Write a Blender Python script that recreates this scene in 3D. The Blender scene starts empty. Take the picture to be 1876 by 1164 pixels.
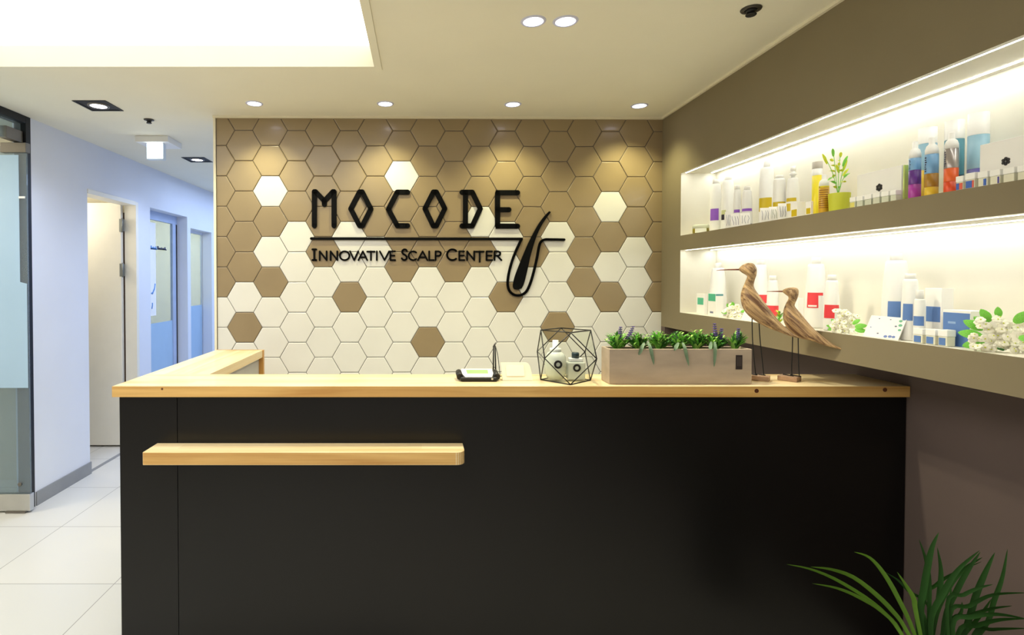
import bpy, bmesh, math, random
from mathutils import Vector, Matrix

random.seed(7)
S = bpy.context.scene
COL = S.collection
PI = math.pi

# ------------------------------------------------------------------ camera
F, PX0, HOR, TH = 1000.0, 772.0, 510.0, math.radians(1.0)
PY0 = HOR + F * math.tan(TH)
CAM = Vector((0, 0, 1.435))
cam = bpy.data.objects.new('camera', bpy.data.cameras.new('camera'))
COL.objects.link(cam)
cam.location = CAM
cam.rotation_euler = (PI / 2 - TH, 0, 0)
cam.data.sensor_width = 36
cam.data.lens = F / 1876 * 36
cam.data.shift_x = (938 - PX0) / 1876
cam.data.shift_y = (PY0 - 582) / 1876
cam.data.clip_start = 0.02
S.camera = cam
S.view_settings.view_transform = 'Standard'
S.view_settings.look = 'None'
S.view_settings.exposure = 0.36
S.cycles.use_denoising = True
S.cycles.max_bounces = 8
S.cycles.transparent_max_bounces = 24
S.cycles.sample_clamp_indirect = 6.0
S.cycles.caustics_reflective = False
S.cycles.caustics_refractive = False

_Fw = Vector((0, math.cos(TH), -math.sin(TH)))
_Up = Vector((0, math.sin(TH), math.cos(TH)))


def ray(px, py):
    return _Fw + Vector((1, 0, 0)) * ((px - PX0) / F) - _Up * ((py - PY0) / F)


def onY(px, py, Y):
    d = ray(px, py)
    return CAM + d * (Y / d.y)


def onZ(px, py, z):
    d = ray(px, py)
    return CAM + d * ((z - CAM.z) / d.z)


def onX(px, py, X):
    d = ray(px, py)
    return CAM + d * (X / d.x)


def onPlane(px, py, p0, n):
    d = ray(px, py)
    return CAM + d * ((p0 - CAM).dot(n) / d.dot(n))


# ------------------------------------------------------------------ materials
def lin(c):
    return tuple(((x / 255) / 12.92) if x / 255 <= 0.04045 else ((x / 255 + 0.055) / 1.055) ** 2.4 for x in c)


MATS = {}


def mat(name, rgb, rough=0.5, metal=0.0, var=0.06, scale=8.0, bump=0.0, spec=0.5, emit=None, es=0.0, coat=0.0, trans=0.0, sss=0.0, stretch=None):
    if name in MATS:
        return MATS[name]
    m = bpy.data.materials.new(name)
    m.use_nodes = True
    nt = m.node_tree
    b = nt.nodes['Principled BSDF']
    c = lin(rgb)
    b.inputs['Roughness'].default_value = rough
    b.inputs['Metallic'].default_value = metal
    b.inputs['Specular IOR Level'].default_value = spec
    b.inputs['Coat Weight'].default_value = coat
    b.inputs['Transmission Weight'].default_value = trans
    tc = nt.nodes.new('ShaderNodeTexCoord')
    nz = nt.nodes.new('ShaderNodeTexNoise')
    nz.inputs['Scale'].default_value = scale
    nz.inputs['Detail'].default_value = 4
    if stretch:
        mp = nt.nodes.new('ShaderNodeMapping')
        mp.inputs['Scale'].default_value = stretch
        nt.links.new(tc.outputs['Object'], mp.inputs['Vector'])
        nt.links.new(mp.outputs['Vector'], nz.inputs['Vector'])
    else:
        nt.links.new(tc.outputs['Object'], nz.inputs['Vector'])
    rp = nt.nodes.new('ShaderNodeValToRGB')
    rp.color_ramp.elements[0].position = 0.3
    rp.color_ramp.elements[1].position = 0.7
    rp.color_ramp.elements[0].color = (*[max(0, x * (1 - var)) for x in c], 1)
    rp.color_ramp.elements[1].color = (*[min(1, x * (1 + var)) for x in c], 1)
    nt.links.new(nz.outputs['Fac'], rp.inputs['Fac'])
    nt.links.new(rp.outputs['Color'], b.inputs['Base Color'])
    if bump:
        bp = nt.nodes.new('ShaderNodeBump')
        bp.inputs['Strength'].default_value = bump
        bp.inputs['Distance'].default_value = 0.002
        nt.links.new(nz.outputs['Fac'], bp.inputs['Height'])
        nt.links.new(bp.outputs['Normal'], b.inputs['Normal'])
    if emit:
        b.inputs['Emission Color'].default_value = (*lin(emit), 1)
        b.inputs['Emission Strength'].default_value = es
    MATS[name] = m
    return m


def wood(name, light, dark, axis='X', scale=1.0, rough=0.35, plank=None):
    """pine / carved wood: stretched noise grain and growth streaks, optional glued staves"""
    if name in MATS:
        return MATS[name]
    m = bpy.data.materials.new(name)
    m.use_nodes = True
    nt = m.node_tree
    N, L = nt.nodes.new, nt.links.new
    b = nt.nodes['Principled BSDF']
    b.inputs['Roughness'].default_value = rough
    b.inputs['Coat Weight'].default_value = 0.15
    tc = N('ShaderNodeTexCoord')
    mp = N('ShaderNodeMapping')
    st = {'X': (0.9, 14, 14), 'Y': (14, 0.9, 14), 'Z': (14, 14, 0.9)}[axis]
    mp.inputs['Scale'].default_value = [s * scale for s in st]
    L(tc.outputs['Object'], mp.inputs['Vector'])
    n1 = N('ShaderNodeTexNoise')
    n1.inputs['Scale'].default_value = 1.6
    n1.inputs['Detail'].default_value = 6
    n1.inputs['Distortion'].default_value = 0.6
    L(mp.outputs['Vector'], n1.inputs['Vector'])
    mp2 = N('ShaderNodeMapping')
    mp2.inputs['Scale'].default_value = [s * scale * (0.5 if s < 2 else 5) for s in st]
    L(tc.outputs['Object'], mp2.inputs['Vector'])
    n2 = N('ShaderNodeTexNoise')
    n2.inputs['Scale'].default_value = 3
    n2.inputs['Detail'].default_value = 3
    L(mp2.outputs['Vector'], n2.inputs['Vector'])
    mx = N('ShaderNodeMath')
    mx.operation = 'MULTIPLY_ADD'
    mx.inputs[1].default_value = 0.35
    L(n2.outputs['Fac'], mx.inputs[0])
    L(n1.outputs['Fac'], mx.inputs[2])
    rp = N('ShaderNodeValToRGB')
    e = rp.color_ramp.elements
    e[0].position, e[1].position = 0.45, 0.85
    e[0].color = (*lin(light), 1)
    e[1].color = (*lin(dark), 1)
    L(mx.outputs[0], rp.inputs['Fac'])
    out = rp.outputs['Color']
    if plank:
        br = N('ShaderNodeTexBrick')
        br.offset = 0.37
        br.inputs['Color1'].default_value = (1, 1, 1, 1)
        br.inputs['Color2'].default_value = (0.86, 0.80, 0.72, 1)
        br.inputs['Mortar'].default_value = (0.8, 0.72, 0.6, 1)
        br.inputs['Scale'].default_value = 1
        br.inputs['Mortar Size'].default_value = 0.0004
        br.inputs['Brick Width'].default_value = plank[0]
        br.inputs['Row Height'].default_value = plank[1]
        if axis == 'Y':
            m3 = N('ShaderNodeMapping')
            m3.inputs['Rotation'].default_value = (0, 0, PI / 2)
            L(tc.outputs['Object'], m3.inputs['Vector'])
            L(m3.outputs['Vector'], br.inputs['Vector'])
        else:
            L(tc.outputs['Object'], br.inputs['Vector'])
        mm = N('ShaderNodeMixRGB')
        mm.blend_type = 'MULTIPLY'
        mm.inputs['Fac'].default_value = 0.9
        L(out, mm.inputs['Color1'])
        L(br.outputs['Color'], mm.inputs['Color2'])
        out = mm.outputs['Color']
    L(out, b.inputs['Base Color'])
    MATS[name] = m
    return m


def glass(name, tint=(235, 245, 245), clear=0.9, rough=0.02, ior=1.35):
    if name in MATS:
        return MATS[name]
    m = bpy.data.materials.new(name)
    m.use_nodes = True
    nt = m.node_tree
    N, L = nt.nodes.new, nt.links.new
    nt.nodes.remove(nt.nodes['Principled BSDF'])
    out = nt.nodes['Material Output']
    tr = N('ShaderNodeBsdfTransparent')
    tr.inputs['Color'].default_value = (*lin(tint), 1)
    gl = N('ShaderNodeBsdfGlossy')
    gl.inputs['Roughness'].default_value = rough
    df = N('ShaderNodeBsdfDiffuse')
    df.inputs['Color'].default_value = (*lin(tint), 1)
    nz = N('ShaderNodeTexNoise')
    nz.inputs['Scale'].default_value = 3
    mr = N('ShaderNodeMapRange')
    mr.inputs['To Min'].default_value = 1 - clear
    mr.inputs['To Max'].default_value = min(1, (1 - clear) * 1.15)
    L(nz.outputs['Fac'], mr.inputs['Value'])
    m1 = N('ShaderNodeMixShader')
    L(mr.outputs['Result'], m1.inputs['Fac'])
    L(tr.outputs[0], m1.inputs[1])
    L(df.outputs[0], m1.inputs[2])
    fr = N('ShaderNodeFresnel')
    ge = N('ShaderNodeNewGeometry')
    mi = N('ShaderNodeMapRange')
    mi.inputs['To Min'].default_value = ior
    mi.inputs['To Max'].default_value = 1 / ior
    L(ge.outputs['Backfacing'], mi.inputs['Value'])
    L(mi.outputs['Result'], fr.inputs['IOR'])
    m2 = N('ShaderNodeMixShader')
    L(fr.outputs[0], m2.inputs['Fac'])
    L(m1.outputs[0], m2.inputs[1])
    L(gl.outputs[0], m2.inputs[2])
    L(m2.outputs[0], out.inputs['Surface'])
    MATS[name] = m
    return m


def emission(name, rgb, strength):
    if name in MATS:
        return MATS[name]
    m = bpy.data.materials.new(name)
    m.use_nodes = True
    nt = m.node_tree
    nt.nodes.remove(nt.nodes['Principled BSDF'])
    e = nt.nodes.new('ShaderNodeEmission')
    e.inputs['Color'].default_value = (*lin(rgb), 1)
    e.inputs['Strength'].default_value = strength
    nt.links.new(e.outputs[0], nt.nodes['Material Output'].inputs['Surface'])
    MATS[name] = m
    return m


def floor_mat(ox, oy, w, h):
    m = bpy.data.materials.new('floor_tile')
    m.use_nodes = True
    nt = m.node_tree
    N, L = nt.nodes.new, nt.links.new
    b = nt.nodes['Principled BSDF']
    b.inputs['Roughness'].default_value = 0.28
    tc = N('ShaderNodeTexCoord')
    mp = N('ShaderNodeMapping')
    mp.inputs['Location'].default_value = (-ox, -oy, 0)
    L(tc.outputs['Object'], mp.inputs['Vector'])
    br = N('ShaderNodeTexBrick')
    br.offset = 0.0
    br.inputs['Scale'].default_value = 1
    br.inputs['Brick Width'].default_value = w
    br.inputs['Row Height'].default_value = h
    br.inputs['Mortar Size'].default_value = 0.0022
    br.inputs['Mortar Smooth'].default_value = 0.2
    br.inputs['Color1'].default_value = (*lin((219, 217, 212)), 1)
    br.inputs['Color2'].default_value = (*lin((214, 213, 209)), 1)
    br.inputs['Mortar'].default_value = (*lin((150, 148, 144)), 1)
    L(mp.outputs['Vector'], br.inputs['Vector'])
    nz = N('ShaderNodeTexNoise')
    nz.inputs['Scale'].default_value = 2.5
    nz.inputs['Detail'].default_value = 5
    mm = N('ShaderNodeMixRGB')
    mm.blend_type = 'MULTIPLY'
    mm.inputs['Fac'].default_value = 0.06
    L(br.outputs['Color'], mm.inputs['Color1'])
    L(nz.outputs['Color'], mm.inputs['Color2'])
    L(mm.outputs['Color'], b.inputs['Base Color'])
    return m


# ------------------------------------------------------------------ mesh builder
class B:
    def __init__(self):
        self.bm = bmesh.new()
        self.mats = []

    def mi(self, m):
        if m not in self.mats:
            self.mats.append(m)
        return self.mats.index(m)

    def face(self, pts, m, smooth=False):
        vs = [self.bm.verts.new(p) for p in pts]
        f = self.bm.faces.new(vs)
        f.material_index = self.mi(m)
        f.smooth = smooth
        return f

    def box(self, lo, hi, m, bev=0.0, seg=2, faces=None, M=None):
        """faces: dict like {'+z': mat} overriding single sides"""
        x0, y0, z0 = lo
        x1, y1, z1 = hi
        tmp = bmesh.new()
        v = [tmp.verts.new(p) for p in ((x0, y0, z0), (x1, y0, z0), (x1, y1, z0), (x0, y1, z0), (x0, y0, z1), (x1, y0, z1), (x1, y1, z1), (x0, y1, z1))]
        for k, q in {'-z': (3, 2, 1, 0), '+z': (4, 5, 6, 7), '-y': (0, 1, 5, 4), '+x': (1, 2, 6, 5), '+y': (2, 3, 7, 6), '-x': (3, 0, 4, 7)}.items():
            f = tmp.faces.new([v[i] for i in q])
            f.material_index = self.mi(faces[k] if faces and k in faces else m)
        if bev > 0:
            bmesh.ops.bevel(tmp, geom=list(tmp.edges), offset=bev, segments=seg, profile=0.5, affect='EDGES')
        self._merge(tmp, M)

    def _merge(self, tmp, M=None):
        mp = {}
        for v in tmp.verts:
            mp[v] = self.bm.verts.new(M @ v.co if M else v.co)
        for f in tmp.faces:
            try:
                g = self.bm.faces.new([mp[v] for v in f.verts])
            except ValueError:
                continue
            g.material_index = f.material_index
            g.smooth = f.smooth
        tmp.free()

    def prism(self, poly, ext, m, bev=0.0, mside=None):
        """poly: list of 3D points (planar), ext: extrusion vector"""
        tmp = bmesh.new()
        ext = Vector(ext)
        a = [tmp.verts.new(Vector(p)) for p in poly]
        b = [tmp.verts.new(Vector(p) + ext) for p in poly]
        n = len(poly)
        i0, i1 = self.mi(m), self.mi(mside or m)
        f = tmp.faces.new(a)
        f.material_index = i0
        f = tmp.faces.new(b[::-1])
        f.material_index = i0
        for i in range(n):
            f = tmp.faces.new((a[i], b[i], b[(i + 1) % n], a[(i + 1) % n]))
            f.material_index = i1
        bmesh.ops.recalc_face_normals(tmp, faces=tmp.faces[:])
        if bev:
            bmesh.ops.bevel(tmp, geom=list(tmp.edges), offset=bev, segments=2, profile=0.5, affect='EDGES')
        self._merge(tmp)

    def lathe(self, prof, m, seg=24, c=(0, 0, 0), a0=0.0, a1=2 * PI, sx=1.0, sy=1.0, cap=True, smooth=True):
        """prof: (r, z) list bottom to top; m: material or function(z)->material"""
        c = Vector(c)
        full = abs(a1 - a0 - 2 * PI) < 1e-6
        n = seg if full else seg + 1
        rings = []
        for r, z in prof:
            rings.append([self.bm.verts.new(c + Vector((r * sx * math.cos(a0 + (a1 - a0) * i / seg), r * sy * math.sin(a0 + (a1 - a0) * i / seg), z))) for i in range(n)])
        for k in range(len(prof) - 1):
            mm = m((prof[k][1] + prof[k + 1][1]) / 2) if callable(m) else m
            for i in range(seg):
                j = (i + 1) % n
                if not full and i + 1 >= n:
                    continue
                f = self.bm.faces.new((rings[k][i], rings[k][j], rings[k + 1][j], rings[k + 1][i]))
                f.material_index = self.mi(mm)
                f.smooth = smooth
        if cap and full:
            for k, flip in ((0, True), (-1, False)):
                if prof[k][0] > 1e-6:
                    mm = m(prof[k][1]) if callable(m) else m
                    f = self.bm.faces.new(rings[k][::-1] if flip else rings[k])
                    f.material_index = self.mi(mm)

    def tube(self, pts, r, m, seg=8, closed=False, smooth=True):
        pts = [Vector(p) for p in pts]
        n = len(pts)
        rs = r if isinstance(r, (list, tuple)) else [r] * n
        rings = []
        up = Vector((0.123, 0.456, 0.88)).normalized()
        for i, p in enumerate(pts):
            if closed:
                t = pts[(i + 1) % n] - pts[i - 1]
            else:
                t = pts[min(i + 1, n - 1)] - pts[max(i - 1, 0)]
            t.normalize()
            u = up - t * up.dot(t)
            if u.length < 1e-4:
                u = t.orthogonal()
            u.normalize()
            w = t.cross(u)
            up = u
            rings.append([self.bm.verts.new(p + (u * math.cos(2 * PI * k / seg) + w * math.sin(2 * PI * k / seg)) * rs[i]) for k in range(seg)])
        idx = self.mi(m)
        for i in range(n if closed else n - 1):
            a, b = rings[i], rings[(i + 1) % n]
            for k in range(seg):
                f = self.bm.faces.new((a[k], a[(k + 1) % seg], b[(k + 1) % seg], b[k]))
                f.material_index = idx
                f.smooth = smooth
        if not closed:
            for q in (rings[0][::-1], rings[-1]):
                f = self.bm.faces.new(q)
                f.material_index = idx

    def ball(self, c, r, m, s=(1, 1, 1), u=10, v=7):
        c = Vector(c)
        rows = []
        for j in range(v + 1):
            t = PI * j / v
            if j in (0, v):
                rows.append([self.bm.verts.new(c + Vector((0, 0, r * s[2] * math.cos(t))))])
            else:
                rows.append([self.bm.verts.new(c + Vector((r * s[0] * math.sin(t) * math.cos(2 * PI * i / u), r * s[1] * math.sin(t) * math.sin(2 * PI * i / u), r * s[2] * math.cos(t)))) for i in range(u)])
        idx = self.mi(m)
        for j in range(v):
            for i in range(u):
                k = (i + 1) % u
                a, b = rows[j], rows[j + 1]
                if len(a) == 1:
                    q = (a[0], b[i], b[k])
                elif len(b) == 1:
                    q = (a[i], b[0], a[k])
                else:
                    q = (a[i], b[i], b[k], a[k])
                f = self.bm.faces.new(q)
                f.material_index = idx
                f.smooth = True

    def blade(self, pts, width, m, side=None, facing=None, fold=0.15, shape='leaf', n=10):
        """leaf blade along a smoothed polyline, with a shallow V fold"""
        pts = smooth_path([Vector(p) for p in pts], n)
        k = len(pts)
        rows = []
        for i, p in enumerate(pts):
            t = (pts[min(i + 1, k - 1)] - pts[max(i - 1, 0)]).normalized()
            s = Vector(side) if side else (t.cross(Vector(facing)) if facing else Vector((0, 0, 1)).cross(t))
            s = s - t * s.dot(t)
            if s.length < 1e-3:
                s = t.orthogonal()
            s.normalize()
            nrm = t.cross(s)
            u = i / (k - 1)
            if shape == 'leaf':
                w = width * math.sin(PI * (0.08 + 0.92 * u)) ** 0.8 if u < 1 else 0.0
            elif shape == 'grass':
                w = width * (0.75 + 0.5 * u) * (1 - u ** 4) * (1 if u < .999 else 0)
            else:
                w = width * (1 - u)
            w = max(w, width * 0.03)
            rows.append([self.bm.verts.new(p - s * w / 2 + nrm * w * fold), self.bm.verts.new(p), self.bm.verts.new(p + s * w / 2 + nrm * w * fold)])
        idx = self.mi(m)
        for i in range(k - 1):
            for j in range(2):
                f = self.bm.faces.new((rows[i][j], rows[i][j + 1], rows[i + 1][j + 1], rows[i + 1][j]))
                f.material_index = idx
                f.smooth = True

    def loft(self, pairs, m, nrm, thick=0.75, seg=16, cap=True):
        """elliptic sections between outline pairs (p, q); nrm = depth direction"""
        rings = []
        nrm = Vector(nrm).normalized()
        for p, q, *t in pairs:
            p, q = Vector(p), Vector(q)
            c = (p + q) / 2
            a = (p - q) / 2
            d = a.length * (t[0] if t else thick)
            rings.append([self.bm.verts.new(c + a * math.cos(2 * PI * k / seg) + nrm * d * math.sin(2 * PI * k / seg)) for k in range(seg)])
        idx = self.mi(m)
        for a, b in zip(rings, rings[1:]):
            for k in range(seg):
                f = self.bm.faces.new((a[k], a[(k + 1) % seg], b[(k + 1) % seg], b[k]))
                f.material_index = idx
                f.smooth = True
        for q in (rings[0][::-1], rings[-1]):
            f = self.bm.faces.new(q)
            f.material_index = idx
        bmesh.ops.recalc_face_normals(self.bm, faces=self.bm.faces[:])

    def obj(self, name, parent=None, label=None, recalc=True):
        if recalc:
            bmesh.ops.recalc_face_normals(self.bm, faces=self.bm.faces[:])
        me = bpy.data.meshes.new(name)
        self.bm.to_mesh(me)
        self.bm.free()
        for m in self.mats:
            me.materials.append(m)
        o = bpy.data.objects.new(name, me)
        COL.objects.link(o)
        if parent:
            o.parent = parent
            o.matrix_parent_inverse = Matrix.Translation(-parent.location) if parent.get('_w') else Matrix()
        if label:
            o['label'] = label
        return o


def smooth_path(pts, n):
    if len(pts) < 3:
        return [pts[0].lerp(pts[-1], i / n) for i in range(n + 1)]
    P = [pts[0]] + pts + [pts[-1]]
    out = []
    segs = len(pts) - 1
    per = max(2, n // segs)
    for i in range(segs):
        p0, p1, p2, p3 = P[i], P[i + 1], P[i + 2], P[i + 3]
        for k in range(per):
            t = k / per
            out.append(0.5 * ((2 * p1) + (p2 - p0) * t + (2 * p0 - 5 * p1 + 4 * p2 - p3) * t * t + (3 * p1 - p0 - 3 * p2 + p3) * t ** 3))
    out.append(pts[-1])
    return out


def thing(name, label, cat, loc=(0, 0, 0), rz=0.0, group=None):
    o = bpy.data.objects.new(name, None)
    o.empty_display_size = 0.05
    COL.objects.link(o)
    o.location = loc
    o.rotation_euler = (0, 0, rz)
    o['label'] = label
    o['category'] = cat
    if group:
        o['group'] = group
    return o


def tag(o, label, cat, group=None):
    o['label'] = label
    o['category'] = cat
    if group:
        o['group'] = group
    return o


def struct(o, label=None, cat=None):
    o['kind'] = 'structure'
    if label:
        o['label'] = label
    if cat:
        o['category'] = cat
    return o


def dup(root, loc, rz, label, group=None):
    r = root.copy()
    COL.objects.link(r)
    r.location = loc
    r.rotation_euler = (0, 0, rz)
    r['label'] = label
    if group:
        r['group'] = group
    for ch in list(root.children):
        c = ch.copy()
        COL.objects.link(c)
        c.parent = r
        for g in ch.children:
            d = g.copy()
            COL.objects.link(d)
            d.parent = c
    return r


# ------------------------------------------------------------------ palette
M_ceil = mat('ceiling_paint', (236, 232, 214), 0.9, var=0.015, scale=3)
M_trimw = mat('cream_trim', (235, 228, 205), 0.6, var=0.02)
M_taupe = mat('taupe_paint', (126, 115, 90), 0.75, var=0.03, scale=4)
M_plum = mat('dark_plum_paint', (92, 78, 74), 0.8, var=0.05, scale=4)
M_niche = mat('niche_white', (228, 224, 211), 0.6, var=0.02)
M_corr = mat('corridor_paint', (222, 226, 236), 0.8, var=0.015, scale=3)
M_base = mat('grey_baseboard', (140, 142, 145), 0.5)
M_cream = mat('cream_door_paint', (236, 232, 220), 0.55, var=0.02)
M_beige = mat('beige_wall_paint', (214, 208, 188), 0.8, var=0.03)
M_brownt = mat('brown_glazed_tile', (147, 129, 99), 0.30, var=0.05, scale=6, coat=0.1)
M_whitet = mat('ivory_glazed_tile', (224, 223, 217), 0.30, var=0.02, scale=6, coat=0.1)
M_grout = mat('grey_grout', (92, 88, 92), 0.9)
M_black = mat('black_laminate', (13, 12, 12), 0.30, spec=0.32, var=0.06, scale=3)
M_blackm = mat('matt_black', (9, 9, 10), 0.55)
M_signb = mat('black_sign_acrylic', (3, 3, 4), 0.6, spec=0.1)
M_wire = mat('black_wire', (14, 14, 15), 0.4)
M_frame = mat('black_metal_frame', (16, 18, 22), 0.35, metal=0.3)
M_chrome = mat('brushed_steel', (200, 200, 198), 0.28, metal=0.9)
M_steel = mat('satin_steel', (118, 113, 106), 0.4, metal=0.6)
M_grey = mat('grey_laminate', (190, 188, 188), 0.6)
M_white = mat('white_plastic', (240, 240, 238), 0.35, var=0.01)
M_paper = mat('white_card', (244, 243, 240), 0.7, var=0.01)
M_cap = mat('white_cap', (247, 247, 245), 0.3, var=0.01)
M_pine = wood('pine_long', (250, 236, 200), (232, 202, 146), 'X', 1.0, plank=(0.85, 0.052))
M_pineY = wood('pine_cross', (250, 236, 200), (232, 202, 146), 'Y', 1.0, plank=(0.85, 0.052))
M_pineE = wood('pine_edge', (232, 192, 120), (196, 146, 78), 'X', 1.0)
M_pineZ = wood('pine_upright', (214, 164, 88), (186, 130, 62), 'Z', 1.0)
M_knot = wood('dark_plug', (110, 62, 36), (84, 44, 24), 'X', 4)
M_bird = wood('carved_driftwood', (206, 172, 122), (92, 60, 36), 'X', 4.5, rough=0.6)
M_beak = wood('reddish_wood', (150, 92, 66), (110, 62, 44), 'X', 6, rough=0.5)
M_block = wood('grey_wood_block', (178, 146, 118), (148, 116, 92), 'X', 3, rough=0.6)
M_conc = mat('washed_concrete', (182, 165, 146), 0.85, var=0.14, scale=9, bump=0.4, stretch=(0.6, 1, 2.2))
M_soil = mat('dark_soil', (28, 22, 20), 0.95, var=0.4, scale=60, bump=0.6)
M_leafA = mat('fresh_green_leaf', (118, 196, 70), 0.5, var=0.3, scale=30)
M_leafB = mat('deep_green_leaf', (58, 124, 52), 0.5, var=0.3, scale=30)
M_leafC = mat('light_green_leaf', (168, 222, 104), 0.5, var=0.2, scale=30)
M_leafG = mat('grey_green_leaf', (116, 142, 112), 0.5, var=0.2, scale=30)
M_leafY = mat('lime_leaf', (206, 216, 44), 0.5, var=0.15, scale=30)
M_purple = mat('lavender_flower', (84, 64, 138), 0.6, var=0.35, scale=80)
M_grass = mat('dark_blade_leaf', (28, 66, 18), 0.6, spec=0.2, var=0.25, scale=6)
M_grassL = mat('bright_blade_leaf', (88, 130, 34), 0.55, spec=0.3, var=0.2, scale=6)
M_petal = mat('white_petal', (246, 243, 228), 0.6, var=0.04, scale=50)
M_glass = glass('clear_glass', (240, 246, 244), 0.965)
M_frost = glass('frosted_film', (172, 202, 230), 0.14, 0.4)
M_glassb = glass('pale_blue_glass', (214, 228, 238), 0.86)
M_terr = glass('terrarium_glass', (247, 249, 244), 0.975, ior=1.12)
M_acryl = glass('milky_acrylic', (246, 242, 226), 0.30)
M_jar = glass('milky_jar_glass', (226, 230, 212), 0.25)


def C(name, rgb, rough=0.4, **k):
    return mat(name, rgb, rough, **k)


# ------------------------------------------------------------------ shell
ZC = 2.43
XR, XRL, ZBOX = 1.496, 1.755, 1.136
XL, XL2 = -2.43, -2.54
YC = 1.95                                    # front of the reception counter
ALPHA = 0.0123                               # the tiled wall stands very slightly askew
W0 = Vector((-1.259, 3.373, 0))
WU = Vector((math.cos(ALPHA), math.sin(ALPHA), 0))
WN = Vector((math.sin(ALPHA), -math.cos(ALPHA), 0))     # towards the room


def onW(px, py, off=0.0):
    return onPlane(px, py, W0 + WN * off, WN)


# floor
p = onZ(112.6, 965.3, 0)
b = B()
b.box((-6, -2.5, -0.08), (3, 9.5, 0), floor_mat(p.x, p.y, 0.637, 0.591))
struct(b.obj('floor'), 'large pale grey floor tiles with thin joints', 'floor')

# ceiling with a rectangular light well
CX0, CX1, CY0, CY1, CD = -2.15, -0.222, -1.2, 2.585, 0.098
b = B()
M_cove = mat('light_well_side', (204, 199, 178), 0.9, var=0.01)
for lo, hi, sd in (((-6, -2.5), (CX0, 9.5), '+x'), ((CX1, -2.5), (3, 9.5), '-x'), ((CX0, CY1), (CX1, 9.5), '-y'), ((CX0, -2.5), (CX1, CY0), '+y')):
    b.box((*lo, ZC), (*hi, ZC + 0.16), M_ceil, faces={sd: M_cove})
struct(b.obj('ceiling'), 'cream painted ceiling with a recessed light well', 'ceiling')
# thin step around the light well
b = B()
b.box((CX1 + 0.002, CY0, ZC - 0.006), (CX1 + 0.035, CY1 + 0.035, ZC - 0.0005), M_ceil)
struct(b.obj('trim_1'), 'thin raised border along the light well', 'trim')

# tiled back wall
PITCH = 0.1868
o0 = onW(495.6, 350.7)
u0, z0 = (o0 - W0).dot(WU), o0.z
white_rule = {  # column -> function(row centre in pixel rows of the pattern) giving ivory
    -2: lambda y: y > 545, -1: lambda y: y > 530 and not 590 < y < 610,
    0: lambda y: 340 < y < 360 or 450 < y < 470 or y > 540,
    1: lambda y: y > 420, 2: lambda y: y > 500, 3: lambda y: (y > 420) and not 535 < y < 555,
    4: lambda y: y > 450, 5: lambda y: 315 < y < 335 or y > 530,
    6: lambda y: y > 500 and not 618 < y < 636, 7: lambda y: y > 530,
    8: lambda y: 395 < y < 415 or y > 500, 9: lambda y: y > 420 and not 535 < y < 555,
    10: lambda y: y > 500, 11: lambda y: y > 420 and not 590 < y < 610,
    12: lambda y: y > 560, 13: lambda y: 370 < y < 390 or 480 < y < 500 or y > 580,
    14: lambda y: y > 450, 15: lambda y: y > 580}
b = B()
UW = 2.80
wl = lambda u, z, d: W0 + WU * u + WN * d + Vector((0, 0, z))
Mw = Matrix((( WU.x, -WN.x, 0, W0.x), (WU.y, -WN.y, 0, W0.y), (0, 0, 1, 0), (0, 0, 0, 1)))
b.box((-0.004, 0.0, 0), (UW, 0.16, ZC), M_corr, faces={'-y': M_grout}, M=Mw)
R = PITCH / math.sqrt(3)
for col in range(-2, 16):
    for row in range(-4, 10):
        ypx = 350.7 + 55.3 * row - (27.65 if col % 2 else 0)
        cu = u0 + col * PITCH * math.sqrt(3) / 2
        cz = z0 - PITCH * (row - (0.5 if col % 2 else 0))
        if cz > ZC + R or cz < 0.5:
            continue
        rule = white_rule[col]
        m = M_whitet if rule(ypx) else M_brownt
        g = 0.0019
        tmp = bmesh.new()
        rings = []
        for rr, dd in ((R - g, 0.0), (R - g, 0.0028), (R - g - 0.0022, 0.0044), (R - g - 0.0055, 0.005)):
            rings.append([tmp.verts.new((cu + rr * math.cos(PI / 3 * k), -dd, cz + rr * math.sin(PI / 3 * k))) for k in range(6)])
        for a, c in zip(rings, rings[1:]):
            for k in range(6):
                tmp.faces.new((a[k], a[(k + 1) % 6], c[(k + 1) % 6], c[k]))
        tmp.faces.new(rings[-1])
        for co, no in (((0.001, 0, 0), (-1, 0, 0)), ((0, 0, ZC - 0.012), (0, 0, 1)), ((UW, 0, 0), (1, 0, 0))):
            bmesh.ops.bisect_plane(tmp, geom=tmp.verts[:] + tmp.edges[:] + tmp.faces[:], plane_co=co, plane_no=no, clear_outer=True)
        for f in tmp.faces:
            f.material_index = b.mi(m)
        b._merge(tmp, Mw)
struct(b.obj('wall_back'), 'hexagonal brown and ivory tiles on the back wall', 'wall')
b = B()
b.box((-0.018, -0.010, 0), (-0.004, 0.17, ZC), M_trimw, M=Mw)
struct(b.obj('trim_2'), 'narrow cream edge strip at the left end of the tiles', 'trim')
b = B()
b.box((-0.018, -0.022, ZC - 0.012), (2.76, -0.0002, ZC - 0.0003), M_trimw, M=Mw)
struct(b.obj('trim_3'), 'cream ceiling line above the tiles', 'trim')
b = B()
b.box((XR - 0.014, -2.5, ZC - 0.012), (XR - 0.0005, 3.39, ZC - 0.0003), M_trimw)
struct(b.obj('trim_4'), 'cream ceiling line above the taupe wall', 'trim')

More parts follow.
